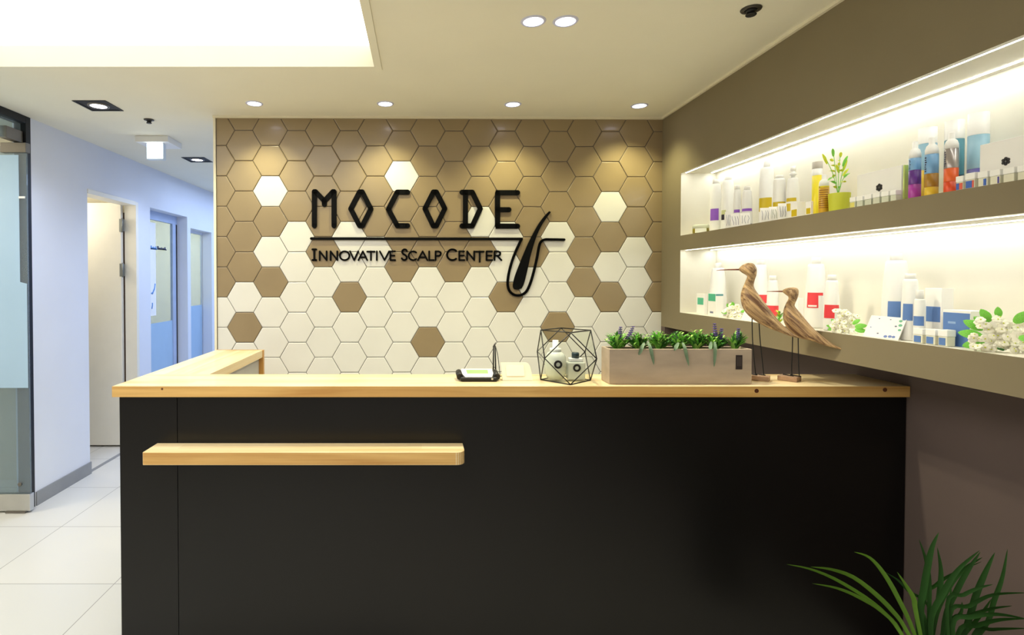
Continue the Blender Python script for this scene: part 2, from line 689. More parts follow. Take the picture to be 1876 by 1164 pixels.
# right wall: deep taupe upper box with two lit niches, recessed plum wall below
NU0, NU1 = 1.681, 2.040
NL0, NL1 = 1.237, 1.597
XN = 1.703
NYF = onX(1247, 400, XR).y
NYN = 1.22
b = B()
XB = 1.90
F_ = {'-z': M_niche}
b.box((XR, NYN, NU1), (XB, NYF, ZC), M_taupe, faces={'-z': M_niche})
b.box((XR, NYN, NL1), (XN, NYF, NU0), M_taupe, faces={'-z': M_niche, '+z': M_niche})
b.box((XR, NYN, ZBOX), (XB, NYF, NL0), M_taupe, faces={'+z': M_niche}, bev=0)
b.box((XN, NYN, NL0), (XB, NYF, NU1), M_niche)
b.box((XR, NYF, ZBOX), (XB, 3.46, ZC), M_taupe, faces={'-y': M_niche})
b.box((XR, -2.5, ZBOX), (XB, NYN, ZC), M_taupe, faces={'+y': M_niche})
b.box((XRL, -2.5, 0), (XB, 3.46, ZBOX), M_plum)
b.box((XR, 3.35, 0), (XRL, 3.46, ZBOX), M_plum)
struct(b.obj('wall_right'), 'taupe wall with two long lit niches above a recessed dark wall', 'wall')

# left corridor wall with three openings
YW0 = onX(57, 400, XL).y
D1a, D1b = onX(160.5, 420, XL).y, onX(252, 420, XL).y
D2a, D2b = onX(275, 420, XL).y, onX(343, 420, XL).y
D3a, D3b = onX(349, 440, XL).y, onX(387.5, 440, XL).y
H1 = onX(160.5, 347, XL).z
H2 = onX(275, 380, XL).z
H3 = onX(349, 418, XL).z
b = B()
for y0, y1, z0_ in ((YW0, D1a, 0), (D1a, D1b, H1), (D1b, D2a, 0), (D2a, D2b, H2), (D2b, D3a, 0), (D3a, D3b, H3), (D3b, 9.4, 0)):
    b.box((XL2, y0, z0_), (XL, y1, ZC), M_corr)
struct(b.obj('wall_left'), 'pale bluish corridor wall with three door openings', 'wall')
b = B()
b.box((XL, YW0 + 0.01, 0), (XL + 0.008, D1a, 0.088), M_base)
b.box((XL2 + 0.02, D1a, 0), (XL + 0.008, D1a + 0.006, 0.088), M_base)
struct(b.obj('baseboard_left'), 'grey baseboard along the corridor wall', 'baseboard')
b = B()
b.box((XL - 0.04, D1a, 0.0004), (XL - 0.01, D1b, 0.003), M_base)
struct(b.obj('trim_5'), 'grey threshold strip in the first doorway', 'trim')
# rooms behind the corridor wall, lobby partition, corridor end
b = B()
b.box((-6, 3.86, 0), (XL2, 3.93, ZC), M_beige)
b.box((-6, 4.86, 0), (XL2, 4.90, ZC), M_beige)
b.box((-6, 7.6, 0), (XL2, 7.7, ZC), M_beige)
b.box((-4.3, 3.93, 0), (-4.2, 7.6, ZC), M_beige)
b.box((-5.2, -2.5, 0), (-5.1, 3.86, ZC), M_beige)
struct(b.obj('wall_partition'), 'beige partitions of the rooms behind the corridor', 'wall')
b = B()
b.box((XL, 9.3, 0), (-0.2, 9.4, ZC), M_corr)
b.box((-0.3, 3.56, 0), (-0.2, 9.3, ZC), M_corr)
struct(b.obj('wall_corridor'), 'pale corridor end walls', 'wall')

# door 1: open cream leaf with two hinges
d1 = struct(thing('door_1', 'open cream door in the first corridor doorway', 'door', (XL, D1b, 0)))


def part(bb, name, root, label=None):
    """geometry given in world coordinates, parented under an empty"""
    bmesh.ops.recalc_face_normals(bb.bm, faces=bb.bm.faces[:])
    bmesh.ops.transform(bb.bm, matrix=root.matrix_basis.inverted(), verts=bb.bm.verts[:])
    return bb.obj(name, root, label, recalc=False)


for e in (d1,):
    e.rotation_euler = (0, 0, 0)
bpy.context.view_layer.update()
b = B()
b.box((XL2 + 0.017, D1b - 0.035, 0), (XL + 0.006, D1b + 0.004, H1), M_cream, 0.002)
b.box((XL2 - 0.006, D1a, H1 - 0.03), (XL + 0.006, D1b - 0.035, H1 + 0.004), M_cream, 0.002)
part(b, 'door_frame', d1)
YLF = D1b - 0.065
xh = onY(223, 600, YLF).x
b = B()
zb = onY(190, 816, YLF).z
b.box((xh - 0.82, YLF, max(zb, 0.01)), (xh, YLF + 0.04, H1 - 0.012), M_cream, 0.002)
leaf = part(b, 'door_leaf', d1)
b = B()
b.box((xh + 0.002, D1b - 0.03, 0.01), (XL2 + 0.0165, D1b - 0.001, H1 - 0.09), C('hinge_gap_shade', (58, 36, 18), 0.9))  # dark brown strip stands in for the shade inside the hinge gap
part(b, 'hinge_gap', d1)
M_hinge = C('hinge_steel', (128, 132, 132), 0.35, metal=0.4)
for yy in (413, 495):
    c = onY(227, yy, YLF - 0.005)
    b = B()
    b.box((xh - 0.012, YLF - 0.004, c.z - 0.055), (xh + 0.012, YLF + 0.004, c.z + 0.055), M_hinge, 0.001)
    b.box((XL2 + 0.012, YLF - 0.004, c.z - 0.05), (XL2 + 0.034, YLF + 0.004, c.z + 0.05), M_hinge, 0.001)
    b.tube([(xh + 0.018, YLF - 0.008, c.z - 0.06), (xh + 0.018, YLF - 0.008, c.z + 0.06)], 0.008, M_hinge)
    part(b, 'hinge', d1, 'chrome hinge')

# door 2: aluminium framed glass door with decals
M_alu = C('blue_grey_frame', (176, 192, 222), 0.5)
d2 = struct(thing('door_2', 'glass door with pale blue frame in the second corridor doorway', 'door', (XL2, (D2a + D2b) / 2, 0)))
bpy.context.view_layer.update()
XG = XL2 + 0.005
b = B()
ztop2 = onX(300, 407, XG).z
b.box((XG - 0.03, D2a, ztop2), (XG, D2b, H2), M_alu, 0.002)
yg0 = onX(317, 480, XG).y
b.box((XG - 0.03, yg0, 0), (XG, D2b - 0.03, ztop2), M_alu, 0.002)
b.box((XG - 0.03, D2a, 0), (XG, D2a + 0.06, ztop2), M_alu, 0.002)
b.box((XG - 0.03, D2a + 0.06, 0), (XG, yg0, 0.25), M_alu, 0.002)
part(b, 'door_frame', d2)
b = B()
b.box((XG - 0.028, D2b - 0.03, 0), (XG - 0.001, D2b, H2), M_frame)
part(b, 'edge_seal', d2, 'dark vertical edge seal')
b = B()
b.box((XG - 0.02, D2a + 0.06, 0.25), (XG - 0.012, yg0, ztop2), M_glassb)
part(b, 'glass_pane', d2)
zf = onX(300, 590, XG).z
b = B()
b.box((XG - 0.011, D2a + 0.06, 0.25), (XG - 0.010, yg0, zf), M_frost)
part(b, 'frosted_film', d2, 'frosted film on lower glass')
b = B()
ya, yb = onX(275.5, 500, XG).y, onX(287, 500, XG).y
za, zb_ = onX(281, 408, XG).z, onX(281, 579, XG).z
b.box((XG - 0.009, ya, zb_), (XG - 0.007, yb, za), M_paper)
post = part(b, 'notice_strip', d2, 'white notice strip')
M_navy = C('navy_print', (20, 32, 84), 0.5)
M_blueP = C('blue_print', (96, 150, 216), 0.5)
b = B()
sx = -0.0065 + XG
for (x0, y0, x1, y1, mm) in ((276, 450, 287, 458, M_blueP), (288, 451, 304, 459, M_navy)):
    a = onX(x0, y0, sx)
    c = onX(x1, y1, sx)
    n = 5
    for k in range(n):
        ya_, yb_ = a.y + (c.y - a.y) * k / n, a.y + (c.y - a.y) * (k + 0.72) / n
        hh = [1.0, 0.6, 0.75, 0.6, 0.9][k]
        zt = c.z + (a.z - c.z) * hh
        b.box((sx, ya_, c.z), (sx + 0.002, yb_, zt), mm)
        b.box((sx, ya_, c.z), (sx + 0.002, yb_ + 0.02, c.z + (a.z - c.z) * 0.35), mm)
part(b, 'lettering', d2, 'small blue and navy lettering on the glass')
b = B()
for pts in ([(279, 539), (283, 528), (284, 520)], [(277, 538), (280, 536), (283, 530)], [(278, 566), (279, 560), (279, 555)]):
    b.tube([onX(x, y, XG - 0.006) for x, y in pts], 0.006, M_blueP, 5)
part(b, 'squiggle_print', d2, 'light blue squiggle')

# third opening
w1 = struct(thing('door_3', 'narrow glazed door in the third corridor opening', 'door', (XL2, (D3a + D3b) / 2, 0)))
bpy.context.view_layer.update()
b = B()
y3 = onX(373, 480, XG).y
b.box((XG - 0.03, y3, 0), (XG, D3b, H3), M_corr, 0.002)
b.box((XG - 0.03, D3a, H3 - 0.03), (XG, y3, H3), M_corr, 0.002)
part(b, 'door_frame', w1)
b = B()
b.box((XG - 0.02, D3a, 0), (XG - 0.012, y3, H3 - 0.03), M_glassb)
part(b, 'glass_pane', w1)
zf = onX(360, 560, XG).z
b = B()
b.box((XG - 0.011, D3a, 0), (XG - 0.010, y3, zf), M_frost)
part(b, 'frosted_film', w1)

# entrance: black framed glazing at far left with an open glass leaf
d0 = struct(thing('door_4', 'open frosted glass entrance door with black frame at the left edge', 'door', (XL, YW0, 0)))
bpy.context.view_layer.update()
b = B()
b.box((XL - 0.07, YW0 - 0.042, 0), (XL + 0.004, YW0, ZC), M_frame, 0.002)
b.box((XL - 0.07, -2.4, ZC - 0.045), (XL + 0.004, YW0 - 0.042, ZC), M_frame, 0.002)
part(b, 'door_frame', d0)
ZT = onX(20, 253, XL).z
b = B()
b.box((XL - 0.04, 0.6, ZT), (XL - 0.028, YW0 - 0.043, ZC - 0.046), M_glassb)
part(b, 'transom_pane', d0)
b = B()
YL = YW0 - 0.085
x1 = onY(50.5, 500, YL).x
zr0 = 0.012
zr1 = onY(20, 905, YL).z
zt = onY(20, 268, YL).z
b.box((x1 - 0.95, YL, zr1), (x1, YL + 0.012, zt), M_glassb)
part(b, 'glass_leaf', d0)
zf0 = onY(20, 711, YL).z
zf1 = onY(20, 330, YL).z
b = B()
zfm = onY(20, 520, YL).z
zf1 = onY(20, 284, YL).z
b.prism([(x1 - 0.95, YL - 0.002, zf0), (x1 - 0.004, YL - 0.002, zf0), (x1 - 0.004, YL - 0.002, zfm), (x1 - 0.045, YL - 0.002, zfm + 0.01), (x1 - 0.045, YL - 0.002, zf1), (x1 - 0.95, YL - 0.002, zf1)], (0, 0.0013, 0), M_frost)
part(b, 'frosted_film', d0, 'pale blue frosted band')
b = B()
b.box((x1 - 0.95, YL - 0.012, zr0), (x1 + 0.005, YL + 0.026, zr1), M_chrome, 0.003)
b.box((x1 - 0.14, YL - 0.02, 0.001), (x1 - 0.02, YL + 0.03, zr0), M_steel)
part(b, 'bottom_rail', d0, 'steel bottom rail')
a, c = onY(3, 262, YL), onY(50, 280, YL)
b = B()
b.box((a.x, YL - 0.014, c.z), (c.x, YL + 0.026, a.z), M_steel, 0.003)
part(b, 'patch_fitting', d0, 'steel patch on the door leaf')
a, c = onX(15, 238, XL), onX(46, 262, XL)
b = B()
b.box((XL - 0.055, a.y, ZT - 0.002), (XL - 0.012, c.y, ZT + 0.07), M_steel, 0.003)
part(b, 'patch_fitting', d0, 'steel patch on the transom')
b = B()
c = onY(38, 887, YL)
b.tube([(c.x, YL - 0.012, c.z), (c.x, YL - 0.002, c.z)], 0.011, M_steel, 12)
part(b, 'lock_button', d0)
b = B()
c = onY(41, 362, YL)
b.box((c.x - 0.018, YL - 0.007, c.z - 0.006), (c.x + 0.018, YL - 0.0005, c.z + 0.006), M_white)
part(b, 'latch_mark', d0)

# ------------------------------------------------------------------ lights
M_panel = emission('luminous_ceiling', (255, 251, 240), 3.1)
b = B()
b.box((CX0 + 0.002, CY0 + 0.002, ZC + CD), (CX1 - 0.002, CY1 - 0.002, ZC + CD + 0.02), M_panel)
tag(b.obj('ceiling_light_panel'), 'large glowing white light panel recessed in the ceiling', 'light panel')
M_led = emission('niche_led', (252, 252, 242), 23.0)
M_rear_fill = emission('niche_rear_fill', (250, 253, 246), 31.0)  # added rear glow strip, only there to brighten the niche back wall
for zt, nm in ((NU1, 'upper'), (NL1, 'lower')):
    t = thing('strip_light', f'slim glowing strip light along the top of the {nm} wall niche', 'strip light', (XR + 0.025, (NYN + NYF) / 2, zt - 0.006), 0, 'strip lights in the wall niches')
    bpy.context.view_layer.update()
    b = B()
    b.box((XR + 0.014, NYN + 0.02, zt - 0.0016), (XR + 0.021, NYF - 0.02, zt - 0.0006), M_led)
    part(b, 'diffuser', t)
    b = B()
    b.box((XN - 0.042, NYN + 0.02, zt - 0.0016), (XN - 0.034, NYF - 0.02, zt - 0.0006), M_rear_fill)
    part(b, 'rear_fill_strip', t)
    b = B()
    b.box((XR + 0.008, NYN + 0.02, zt - 0.0022), (XR + 0.0138, NYF - 0.02, zt - 0.0006), M_white)
    b.box((XR + 0.0212, NYN + 0.02, zt - 0.0022), (XR + 0.027, NYF - 0.02, zt - 0.0006), M_white)
    part(b, 'housing', t)


def lamp(name, kind, loc, energy, rgb, size=0.05, cone=100, blend=0.8, aim=(0, 0, -1)):
    l = bpy.data.lights.new(name, kind)
    l.energy = energy
    l.color = lin(rgb)
    if kind == 'SPOT':
        l.spot_size = math.radians(cone)
        l.spot_blend = blend
        l.shadow_soft_size = size
    elif kind == 'AREA':
        l.shape = 'RECTANGLE'
        l.size, l.size_y = size
    else:
        l.shadow_soft_size = size
    o = bpy.data.objects.new(name, l)
    COL.objects.link(o)
    o.location = loc
    o.rotation_euler = Vector(aim).to_track_quat('-Z', 'Y').to_euler()
    return o


M_bulb = emission('downlight_led', (236, 236, 255), 9.0)
dl_proto = None
dls = [(466, 189.5, 'leftmost round downlight above the hexagon tiles', .046), (706, 190, 'round downlight above the gap between the sign letters', .046), (939.5, 191, 'third round downlight from the left above the tiled wall', .046), (1171.5, 193.5, 'round downlight nearest the corner of tiles and taupe wall', .046),
       (977, 38.5, 'left one of the pair of downlights nearest the camera', .042), (1036, 38.5, 'right one of the pair of downlights nearest the camera', .042)]
for i, (px, py, lb, rr) in enumerate(dls):
    p = onZ(px, py, ZC)
    if dl_proto is None:
        t = thing('downlight', lb, 'downlight', (p.x, p.y, ZC), 0, 'round ceiling downlights')
        b = B()
        b.lathe([(rr - 0.008, -0.001), (rr - 0.008, -0.004), (rr, -0.004), (rr + 0.003, -0.0005)], C('pale_ring', (205, 208, 235), 0.3), 28, cap=False)
        b.obj('trim_ring', t)
        b = B()
        b.lathe([(0.0, -0.002), (rr - 0.008, -0.002)], M_bulb, 28, cap=False)
        b.obj('lens', t)
        dl_proto = t
    else:
        dup(dl_proto, (p.x, p.y, ZC), 0, lb)
    if i < 4:
        lamp('wall_washer', 'SPOT', (p.x, p.y, ZC - 0.02), 18, (252, 246, 188), 0.03, 112, 0.9, (0, 0.12, -1))
    else:
        lamp('counter_spot', 'SPOT', (p.x, p.y, ZC - 0.02), 36, (255, 246, 212), 0.03, 130, 0.9)

# square recessed spots of the corridor
sq_proto = None
for i, (q, lb) in enumerate((((133, 184, 228, 203), 'black square recessed spotlight nearest the camera in the corridor ceiling'), ((332, 287.5, 391, 297.5), 'smaller black square spotlight further down the corridor ceiling'))):
    c = onZ((q[0] + q[2]) / 2, (q[1] + q[3]) / 2, ZC)
    if sq_proto is None:
        t = thing('square_spotlight', lb, 'spotlight', (c.x, c.y, ZC), 0, 'square corridor spotlights')
        b = B()
        s, w = 0.094, 0.012
        for lo, hi in (((-s, -s), (s, -s + w)), ((-s, s - w), (s, s)), ((-s, -s + w), (-s + w, s - w)), ((s - w, -s + w), (s, s - w))):
            b.box((*lo, -0.004), (*hi, -0.0004), M_blackm)
        b.face([(-s + w, -s + w, -0.0008), (-s + w, s - w, -0.0008), (s - w, s - w, -0.0008), (s - w, -s + w, -0.0008)], C('dark_recess', (22, 21, 24), 0.6))
        b.obj('frame', t)
        b = B()
        b.lathe([(0.0, -0.0035), (0.044, -0.0035)], M_bulb, 24, cap=False)
        b.obj('lens', t)
        b = B()
        b.lathe([(0.044, -0.001), (0.044, -0.006), (0.056, -0.006), (0.058, -0.001)], M_steel, 24, cap=False)
        b.obj('lamp_ring', t)
        sq_proto = t
    else:
        dup(sq_proto, (c.x, c.y, ZC), 0, lb)
    lamp('corridor_spot', 'SPOT', (c.x, c.y, ZC - 0.02), 30, (206, 222, 255), 0.04, 140, 1.0)
lamp('corridor_fill', 'AREA', (-1.4, 6.6, ZC - 0.03), 38, (188, 212, 255), (1.4, 3.0))
lamp('room_fill', 'POINT', (-3.1, 4.3, 2.0), 9, (255, 246, 228), 0.15)
lamp('room_fill', 'POINT', (-3.3, 6.3, 2.0), 58, (255, 242, 216), 0.15)
lamp('lobby_fill', 'POINT', (-3.7, 2.5, 2.0), 40, (255, 248, 228), 0.2)

# exit sign and sprinklers
p = onZ(286, 250, ZC)
t = thing('exit_sign', 'small lit white sign hanging from a plate on the corridor ceiling', 'sign', (p.x, p.y, ZC))
bpy.context.view_layer.update()
a, c = onZ(250, 250, ZC), onZ(310, 250, ZC)
b = B()
b.box((a.x, a.y - 0.02, ZC - 0.042), (c.x, a.y + 0.20, ZC - 0.0005), M_white, 0.002)
part(b, 'mounting_plate', t)
a, c = onY(271, 263, p.y + 0.04), onY(302, 293, p.y + 0.04)
b = B()
b.box((a.x, p.y + 0.02, c.z), (c.x, p.y + 0.06, ZC - 0.043), C('sign_edge_white', (215, 228, 240), 0.4))
part(b, 'sign_box', t)
b = B()
b.box((a.x + 0.004, p.y + 0.017, c.z + 0.006), (c.x - 0.004, p.y + 0.0195, a.z - 0.006), emission('sign_glow', (240, 252, 255), 3.0))
part(b, 'lit_face', t)
for (px, py, s, lb) in ((1376, 16, 1.0, 'dark sprinkler head on the ceiling near the taupe wall'), (273, 219, 0.85, 'small dark sprinkler head on the corridor ceiling')):
    p = onZ(px, py, ZC)
    t = thing('ceiling_sprinkler', lb, 'sprinkler', (p.x, p.y, ZC), 0, 'ceiling sprinklers')
    b = B()
    b.lathe([(0.030 * s, -0.0005), (0.036 * s, -0.002), (0.034 * s, -0.006), (0.022 * s, -0.007)], C('dull_bronze', (70, 66, 60), 0.35, metal=0.6), 24, cap=False)
    b.obj('flange', t)
    b = B()
    b.lathe([(0.022 * s, -0.004), (0.016 * s, -0.012), (0.008 * s, -0.02)], M_blackm, 16)
    b.obj('body', t)
    b = B()
    b.lathe([(0.017 * s, -0.025), (0.019 * s, -0.022), (0.017 * s, -0.020)], M_blackm, 16)
    b.tube([(0.012 * s, 0, -0.012), (0.016 * s, 0, -0.022)], 0.002, M_blackm, 6)
    b.tube([(-0.012 * s, 0, -0.012), (-0.016 * s, 0, -0.022)], 0.002, M_blackm, 6)
    b.obj('deflector', t)

# ------------------------------------------------------------------ reception counter
ZT = 1.435 - 0.199 * YC                      # counter top height
TK = 0.0385
XC0 = onY(205, 712, YC).x
XC1 = XRL - 0.003
YBK = onZ(800, 686, ZT).y
XLEG = onZ(483, 641, ZT).x
YLEG = onZ(440, 641, ZT).y
ctr = thing('reception_counter', 'black reception counter with pine top and pine bag ledge on its front', 'counter', (0, YC, 0))
bpy.context.view_layer.update()
b = B()
b.prism([(XC0, YC, ZT), (XC1, YC, ZT), (XC1, YBK, ZT), (XLEG, YBK, ZT), (XC0, YBK, ZT)], (0, 0, -TK), M_pine, mside=M_pineE)
b.prism([(XC0, YBK, ZT), (XLEG, YBK, ZT), (XLEG, YLEG - 0.02, ZT), (XC0, YLEG - 0.02, ZT)], (0, 0, -TK), M_pineY, mside=M_pineY)
part(b, 'counter_top', ctr)
b = B()
b.box((XC0, YLEG - 0.0195, 0), (XLEG + 0.004, YLEG, ZT + 0.0003), M_pineZ)
part(b, 'end_panel', ctr, 'pine end panel of the return')
XP0 = XC0 + 0.018
xs = onY(325, 800, YC + 0.015).x
b = B()
b.box((XP0, YC + 0.015, 0), (xs - 0.001, YC + 0.035, ZT - TK - 0.0004), M_black, 0.0008)
part(b, 'front_panel', ctr, 'black front panel left of the seam')
b = B()
b.box((xs + 0.001, YC + 0.015, 0), (XC1, YC + 0.035, ZT - TK - 0.0004), M_black, 0.0008)
part(b, 'front_panel', ctr, 'wide black front panel right of the seam')
b = B()
b.box((XP0, YC + 0.036, 0), (XP0 + 0.02, YLEG - 0.02, ZT - TK - 0.0004), M_black, 0.0008)
part(b, 'side_panel', ctr)
b = B()
b.box((XLEG - 0.04, YBK + 0.02, 0), (XLEG - 0.02, YLEG - 0.02, ZT - TK - 0.0004), M_grey)
b.box((XLEG - 0.02, YBK - 0.03, 0), (XC1, YBK - 0.01, ZT - TK - 0.0004), M_grey)
part(b, 'inner_panel', ctr, 'grey inner panel')
# bag ledge
zl = onY(580, 812, YC + 0.015).z
Yf = onZ(560, 829, zl).y
a, c = onY(261, 826, Yf), onY(852, 830, Yf)
b = B()
rr = 0.03
xr = c.x
poly = [(a.x, YC + 0.0148, zl), (a.x, Yf, zl)]
for k in range(7):
    an = -PI / 2 + PI / 2 * k / 6
    poly.append((xr - rr + rr * math.cos(an), Yf + rr + rr * math.sin(an), zl))
poly.append((xr, YC + 0.0148, zl))
b.prism(poly, (0, 0, -0.045), M_pine, 0.002, mside=M_pineE)
part(b, 'bag_ledge', ctr, 'pine ledge with one rounded end')
for px, py in ((1386, 716.5), (1621, 714.5)):
    c = onY(px, py, YC)
    b = B()
    b.tube([(c.x, YC + 0.004, c.z), (c.x, YC - 0.0012, c.z)], 0.0075, M_knot, 14)
    part(b, 'wood_plug', ctr, 'dark round plug in the pine edge')
c = onY(297, 713, YC)
b = B()
b.tube([(c.x, YC + 0.004, c.z), (c.x, YC - 0.0006, c.z)], 0.004, M_knot, 10)
part(b, 'wood_knot', ctr, 'small knot in the pine edge')

# ------------------------------------------------------------------ wall sign
sign = thing('wall_sign', 'black raised lettering with a hair follicle emblem on the tiled wall', 'sign', tuple(onW(760, 440)))
bpy.context.view_layer.update()
OFF, TKS = 0.017, 0.010


def stroke2d(b, pts, w, m, closed=False, caps=True):
    """flat rounded ribbon through pixel points on the tiled wall, extruded towards the room"""
    P = [((onW(x, y) - W0).dot(WU), onW(x, y).z) for x, y in pts]
    w = w * 3.385 / 1000 / 2
    n = len(P)

    def cyl(c, r):
        poly = [wl(c[0] + r * math.cos(2 * PI * k / 16), c[1] + r * math.sin(2 * PI * k / 16), OFF) for k in range(16)]
        b.prism(poly, WN * -TKS, m)
    segs = [(P[i], P[(i + 1) % n]) for i in range(n if closed else n - 1)]
    for a, c in segs:
        d = Vector((c[0] - a[0], c[1] - a[1]))
        if d.length < 1e-6:
            continue
        d.normalize()
        q = Vector((-d.y, d.x)) * w
        b.prism([wl(a[0] + q.x, a[1] + q.y, OFF), wl(c[0] + q.x, c[1] + q.y, OFF), wl(c[0] - q.x, c[1] - q.y, OFF), wl(a[0] - q.x, a[1] - q.y, OFF)], WN * -TKS, m)
    for i, c in enumerate(P):
        if caps or closed or 0 < i < n - 1:
            cyl(c, w)


fa = lambda x, y: (560 + x / 8.527, 330 + y / 8.527)
fb = lambda x, y: (770 + x / 5.061, 330 + y / 5.061)
letters = [
    [([fa(142, 188), fa(142, 718)], 0), ([fa(448, 188), fa(448, 718)], 0), ([fa(160, 188), fa(296, 330), fa(298, 385)], 0), ([fa(432, 188), fa(300, 330)], 0)],
    [([fa(845, 192), fa(888, 192), fa(1022, 455), fa(888, 718), fa(845, 718), fa(708, 455)], 1)],
    [([fa(1592, 195), fa(1432, 195), fa(1294, 460), fa(1432, 718), fa(1592, 718)], 0)],
    [([fb(120, 115), fb(148, 115), fb(226, 268), fb(148, 427), fb(120, 427), fb(43, 268)], 1)],
    [([fb(385, 117), fb(480, 117), fb(554, 268), fb(480, 428), fb(385, 428)], 0), ([fb(417, 117), fb(417, 428)], 0)],
    [([fb(714, 122), fb(714, 428)], 0), ([fb(714, 121), fb(898, 121)], 0), ([fb(714, 278), fb(818, 278)], 0), ([fb(714, 430), fb(898, 430)], 0)],
]
for L_ in letters:
    b = B()
    for pts, cl in L_:
        stroke2d(b, pts, 9.2, M_signb, bool(cl))
    if L_ is letters[5]:
        for yy in (121, 430):
            stroke2d(b, [fb(697, yy), fb(730, yy)], 9.2, M_signb, caps=False)
    part(b, 'letter', sign)
b = B()
stroke2d(b, [(571, 437.6), fb(935, 548)], 4.8, M_signb)
fol = [(933, 552), (915, 590), (885, 655), (850, 745), (823, 840), (809, 920), (808, 975), (822, 1025), (858, 1060), (905, 1070), (950, 1058), (985, 1025), (1015, 960), (1040, 880), (1060, 800), (1078, 720), (1090, 650), (1100, 605), (1116, 572), (1150, 554), (1200, 553), (1328, 555)]
fo = smooth_path([Vector((x, y, 0)) for x, y in fol], 66)
stroke2d(b, [fb(v.x, v.y) for v in fo], 4.6, M_signb)
part(b, 'follicle_outline', sign, 'underline running into a follicle loop')
hl = [(1196, 288), (1150, 336), (1100, 404), (1058, 476), (1010, 568), (962, 676), (920, 780), (882, 880), (864, 945), (860, 985), (872, 1010), (900, 1018)]
hr = [(940, 1006), (960, 965), (978, 900), (1002, 800), (1024, 700), (1052, 600), (1087, 500), (1130, 414), (1172, 350), (1212, 297)]
b = B()
L1 = smooth_path([Vector((x, y, 0)) for x, y in hl], 44)
L2 = smooth_path([Vector((x, y, 0)) for x, y in hr], 36)
uv = [onW(*fb(v.x, v.y), OFF + 0.002) for v in L1 + L2]
b.prism(uv, WN * -TKS, M_signb)
part(b, 'hair_shape', sign, 'tapering black hair shaft')
# tagline glyphs in a unit box
ell = lambda a0, a1, n=14, cx=.5, cy=.5, rx=.5, ry=.5: [(cx + rx * math.cos(math.radians(a0 + (a1 - a0) * i / n)), cy + ry * math.sin(math.radians(a0 + (a1 - a0) * i / n))) for i in range(n + 1)]
G = {
    'I': [[(.5, 0), (.5, 1)], [(.1, 1), (.9, 1)], [(.1, 0), (.9, 0)]],
    'i': [[(.5, 0), (.5, 1)]],
    'N': [[(.1, 0), (.1, 1), (.9, 0), (.9, 1)]],
    'O': [ell(0, 360, 22)],
    'V': [[(0, 1), (.5, 0), (1, 1)]],
    'A': [[(0, 0), (.5, 1), (1, 0)], [(.2, .32), (.8, .32)]],
    'T': [[(0, .97), (1, .97)], [(.5, 0), (.5, 1)]],
    'E': [[(.95, 1), (.1, 1), (.1, 0), (1, 0)], [(.1, .52), (.85, .52)]],
    'S': [[(.92, .86), (.75, .98), (.45, 1), (.18, .9), (.12, .72), (.3, .58), (.68, .45), (.9, .3), (.85, .1), (.58, 0), (.28, .02), (.06, .16)]],
    'C': [ell(48, 312, 16)],
    'L': [[(.1, 1), (.1, 0), (1, 0)]],
    'P': [[(.1, 0), (.1, 1), (.6, 1), (.88, .9), (.95, .74), (.85, .56), (.6, .48), (.1, .48)]],
    'R': [[(.1, 0), (.1, 1), (.55, 1), (.82, .9), (.86, .74), (.78, .57), (.55, .5), (.1, .5)], [(.45, .5), (1, 0)]],
}
row = [('I', 62, 104, 1), ('N', 125, 205, 0), ('N', 226, 304, 0), ('O', 320, 408, 0), ('V', 414, 490, 0), ('A', 492, 573, 0), ('T', 573, 642, 0), ('i', 648, 676, 0), ('V', 690, 776, 0), ('E', 782, 832, 0),
       ('S', 890, 945, 1), ('C', 957, 1040, 0), ('A', 1042, 1130, 0), ('L', 1142, 1190, 0), ('P', 1200, 1258, 0),
       ('C', 1312, 1412, 1), ('E', 1420, 1472, 0), ('N', 1490, 1572, 0), ('T', 1578, 1652, 0), ('E', 1672, 1732, 0), ('R', 1745, 1815, 0)]
ft = lambda x, y: (560 + x / 5.07, 440 + y / 5.07)
OFF, TKS = 0.014, 0.007
b = None
for g, x0, x1, cap in row:
    if cap:
        if b:
            part(b, 'tagline_word', sign)
        b = B()
    y1, y0_ = 187, (88 if cap else 106)
    y1s = 203 if (g == 'T' and x0 > 1500) else y1
    for st in G[g]:
        pts = [ft(x0 + (x1 - x0) * u, (y1s if v < .01 else y1) + (y0_ - y1) * v) for u, v in st]
        stroke2d(b, pts, 3.5 if cap else 3.1, M_signb)
part(b, 'tagline_word', sign)

# ------------------------------------------------------------------ things on the counter
# signature pad
c = onZ(875, 696, ZT)
t = thing('signature_pad', 'small black and white signature pad with a green screen on the counter', 'signature pad', (c.x, c.y, ZT))
b = B()
b.box((-0.070, -0.045, 0.001), (0.070, 0.05, 0.017), M_blackm, 0.006, 3)
b.tube([(-0.070, -0.03, 0.016), (-0.070, 0.04, 0.022)], 0.012, M_blackm, 12)
b.tube([(0.070, -0.03, 0.016), (0.070, 0.04, 0.022)], 0.012, M_blackm, 12)
b.obj('body', t)
b = B()
b.prism([(-0.050, -0.040, 0.0185), (0.050, -0.040, 0.0185), (0.060, 0.0, 0.0255), (0.060, 0.048, 0.0345), (-0.060, 0.048, 0.0345), (-0.060, 0.0, 0.0255)], (0, 0, -0.006), M_white, 0.001)
b.obj('top_plate', t, 'white top plate')
b = B()
b.prism([(-0.040, -0.006, 0.0252), (0.040, -0.006, 0.0252), (0.042, 0.034, 0.0324), (-0.042, 0.034, 0.0324)], (0, 0, -0.002), C('green_screen', (150, 190, 120), 0.3, emit=(150, 200, 120), es=0.15))
b.obj('screen', t, 'green screen')
b = B()
b.tube([(0.05, -0.046, 0.011), (0.05, -0.043, 0.011)], 0.004, M_chrome, 10)
b.obj('button', t)
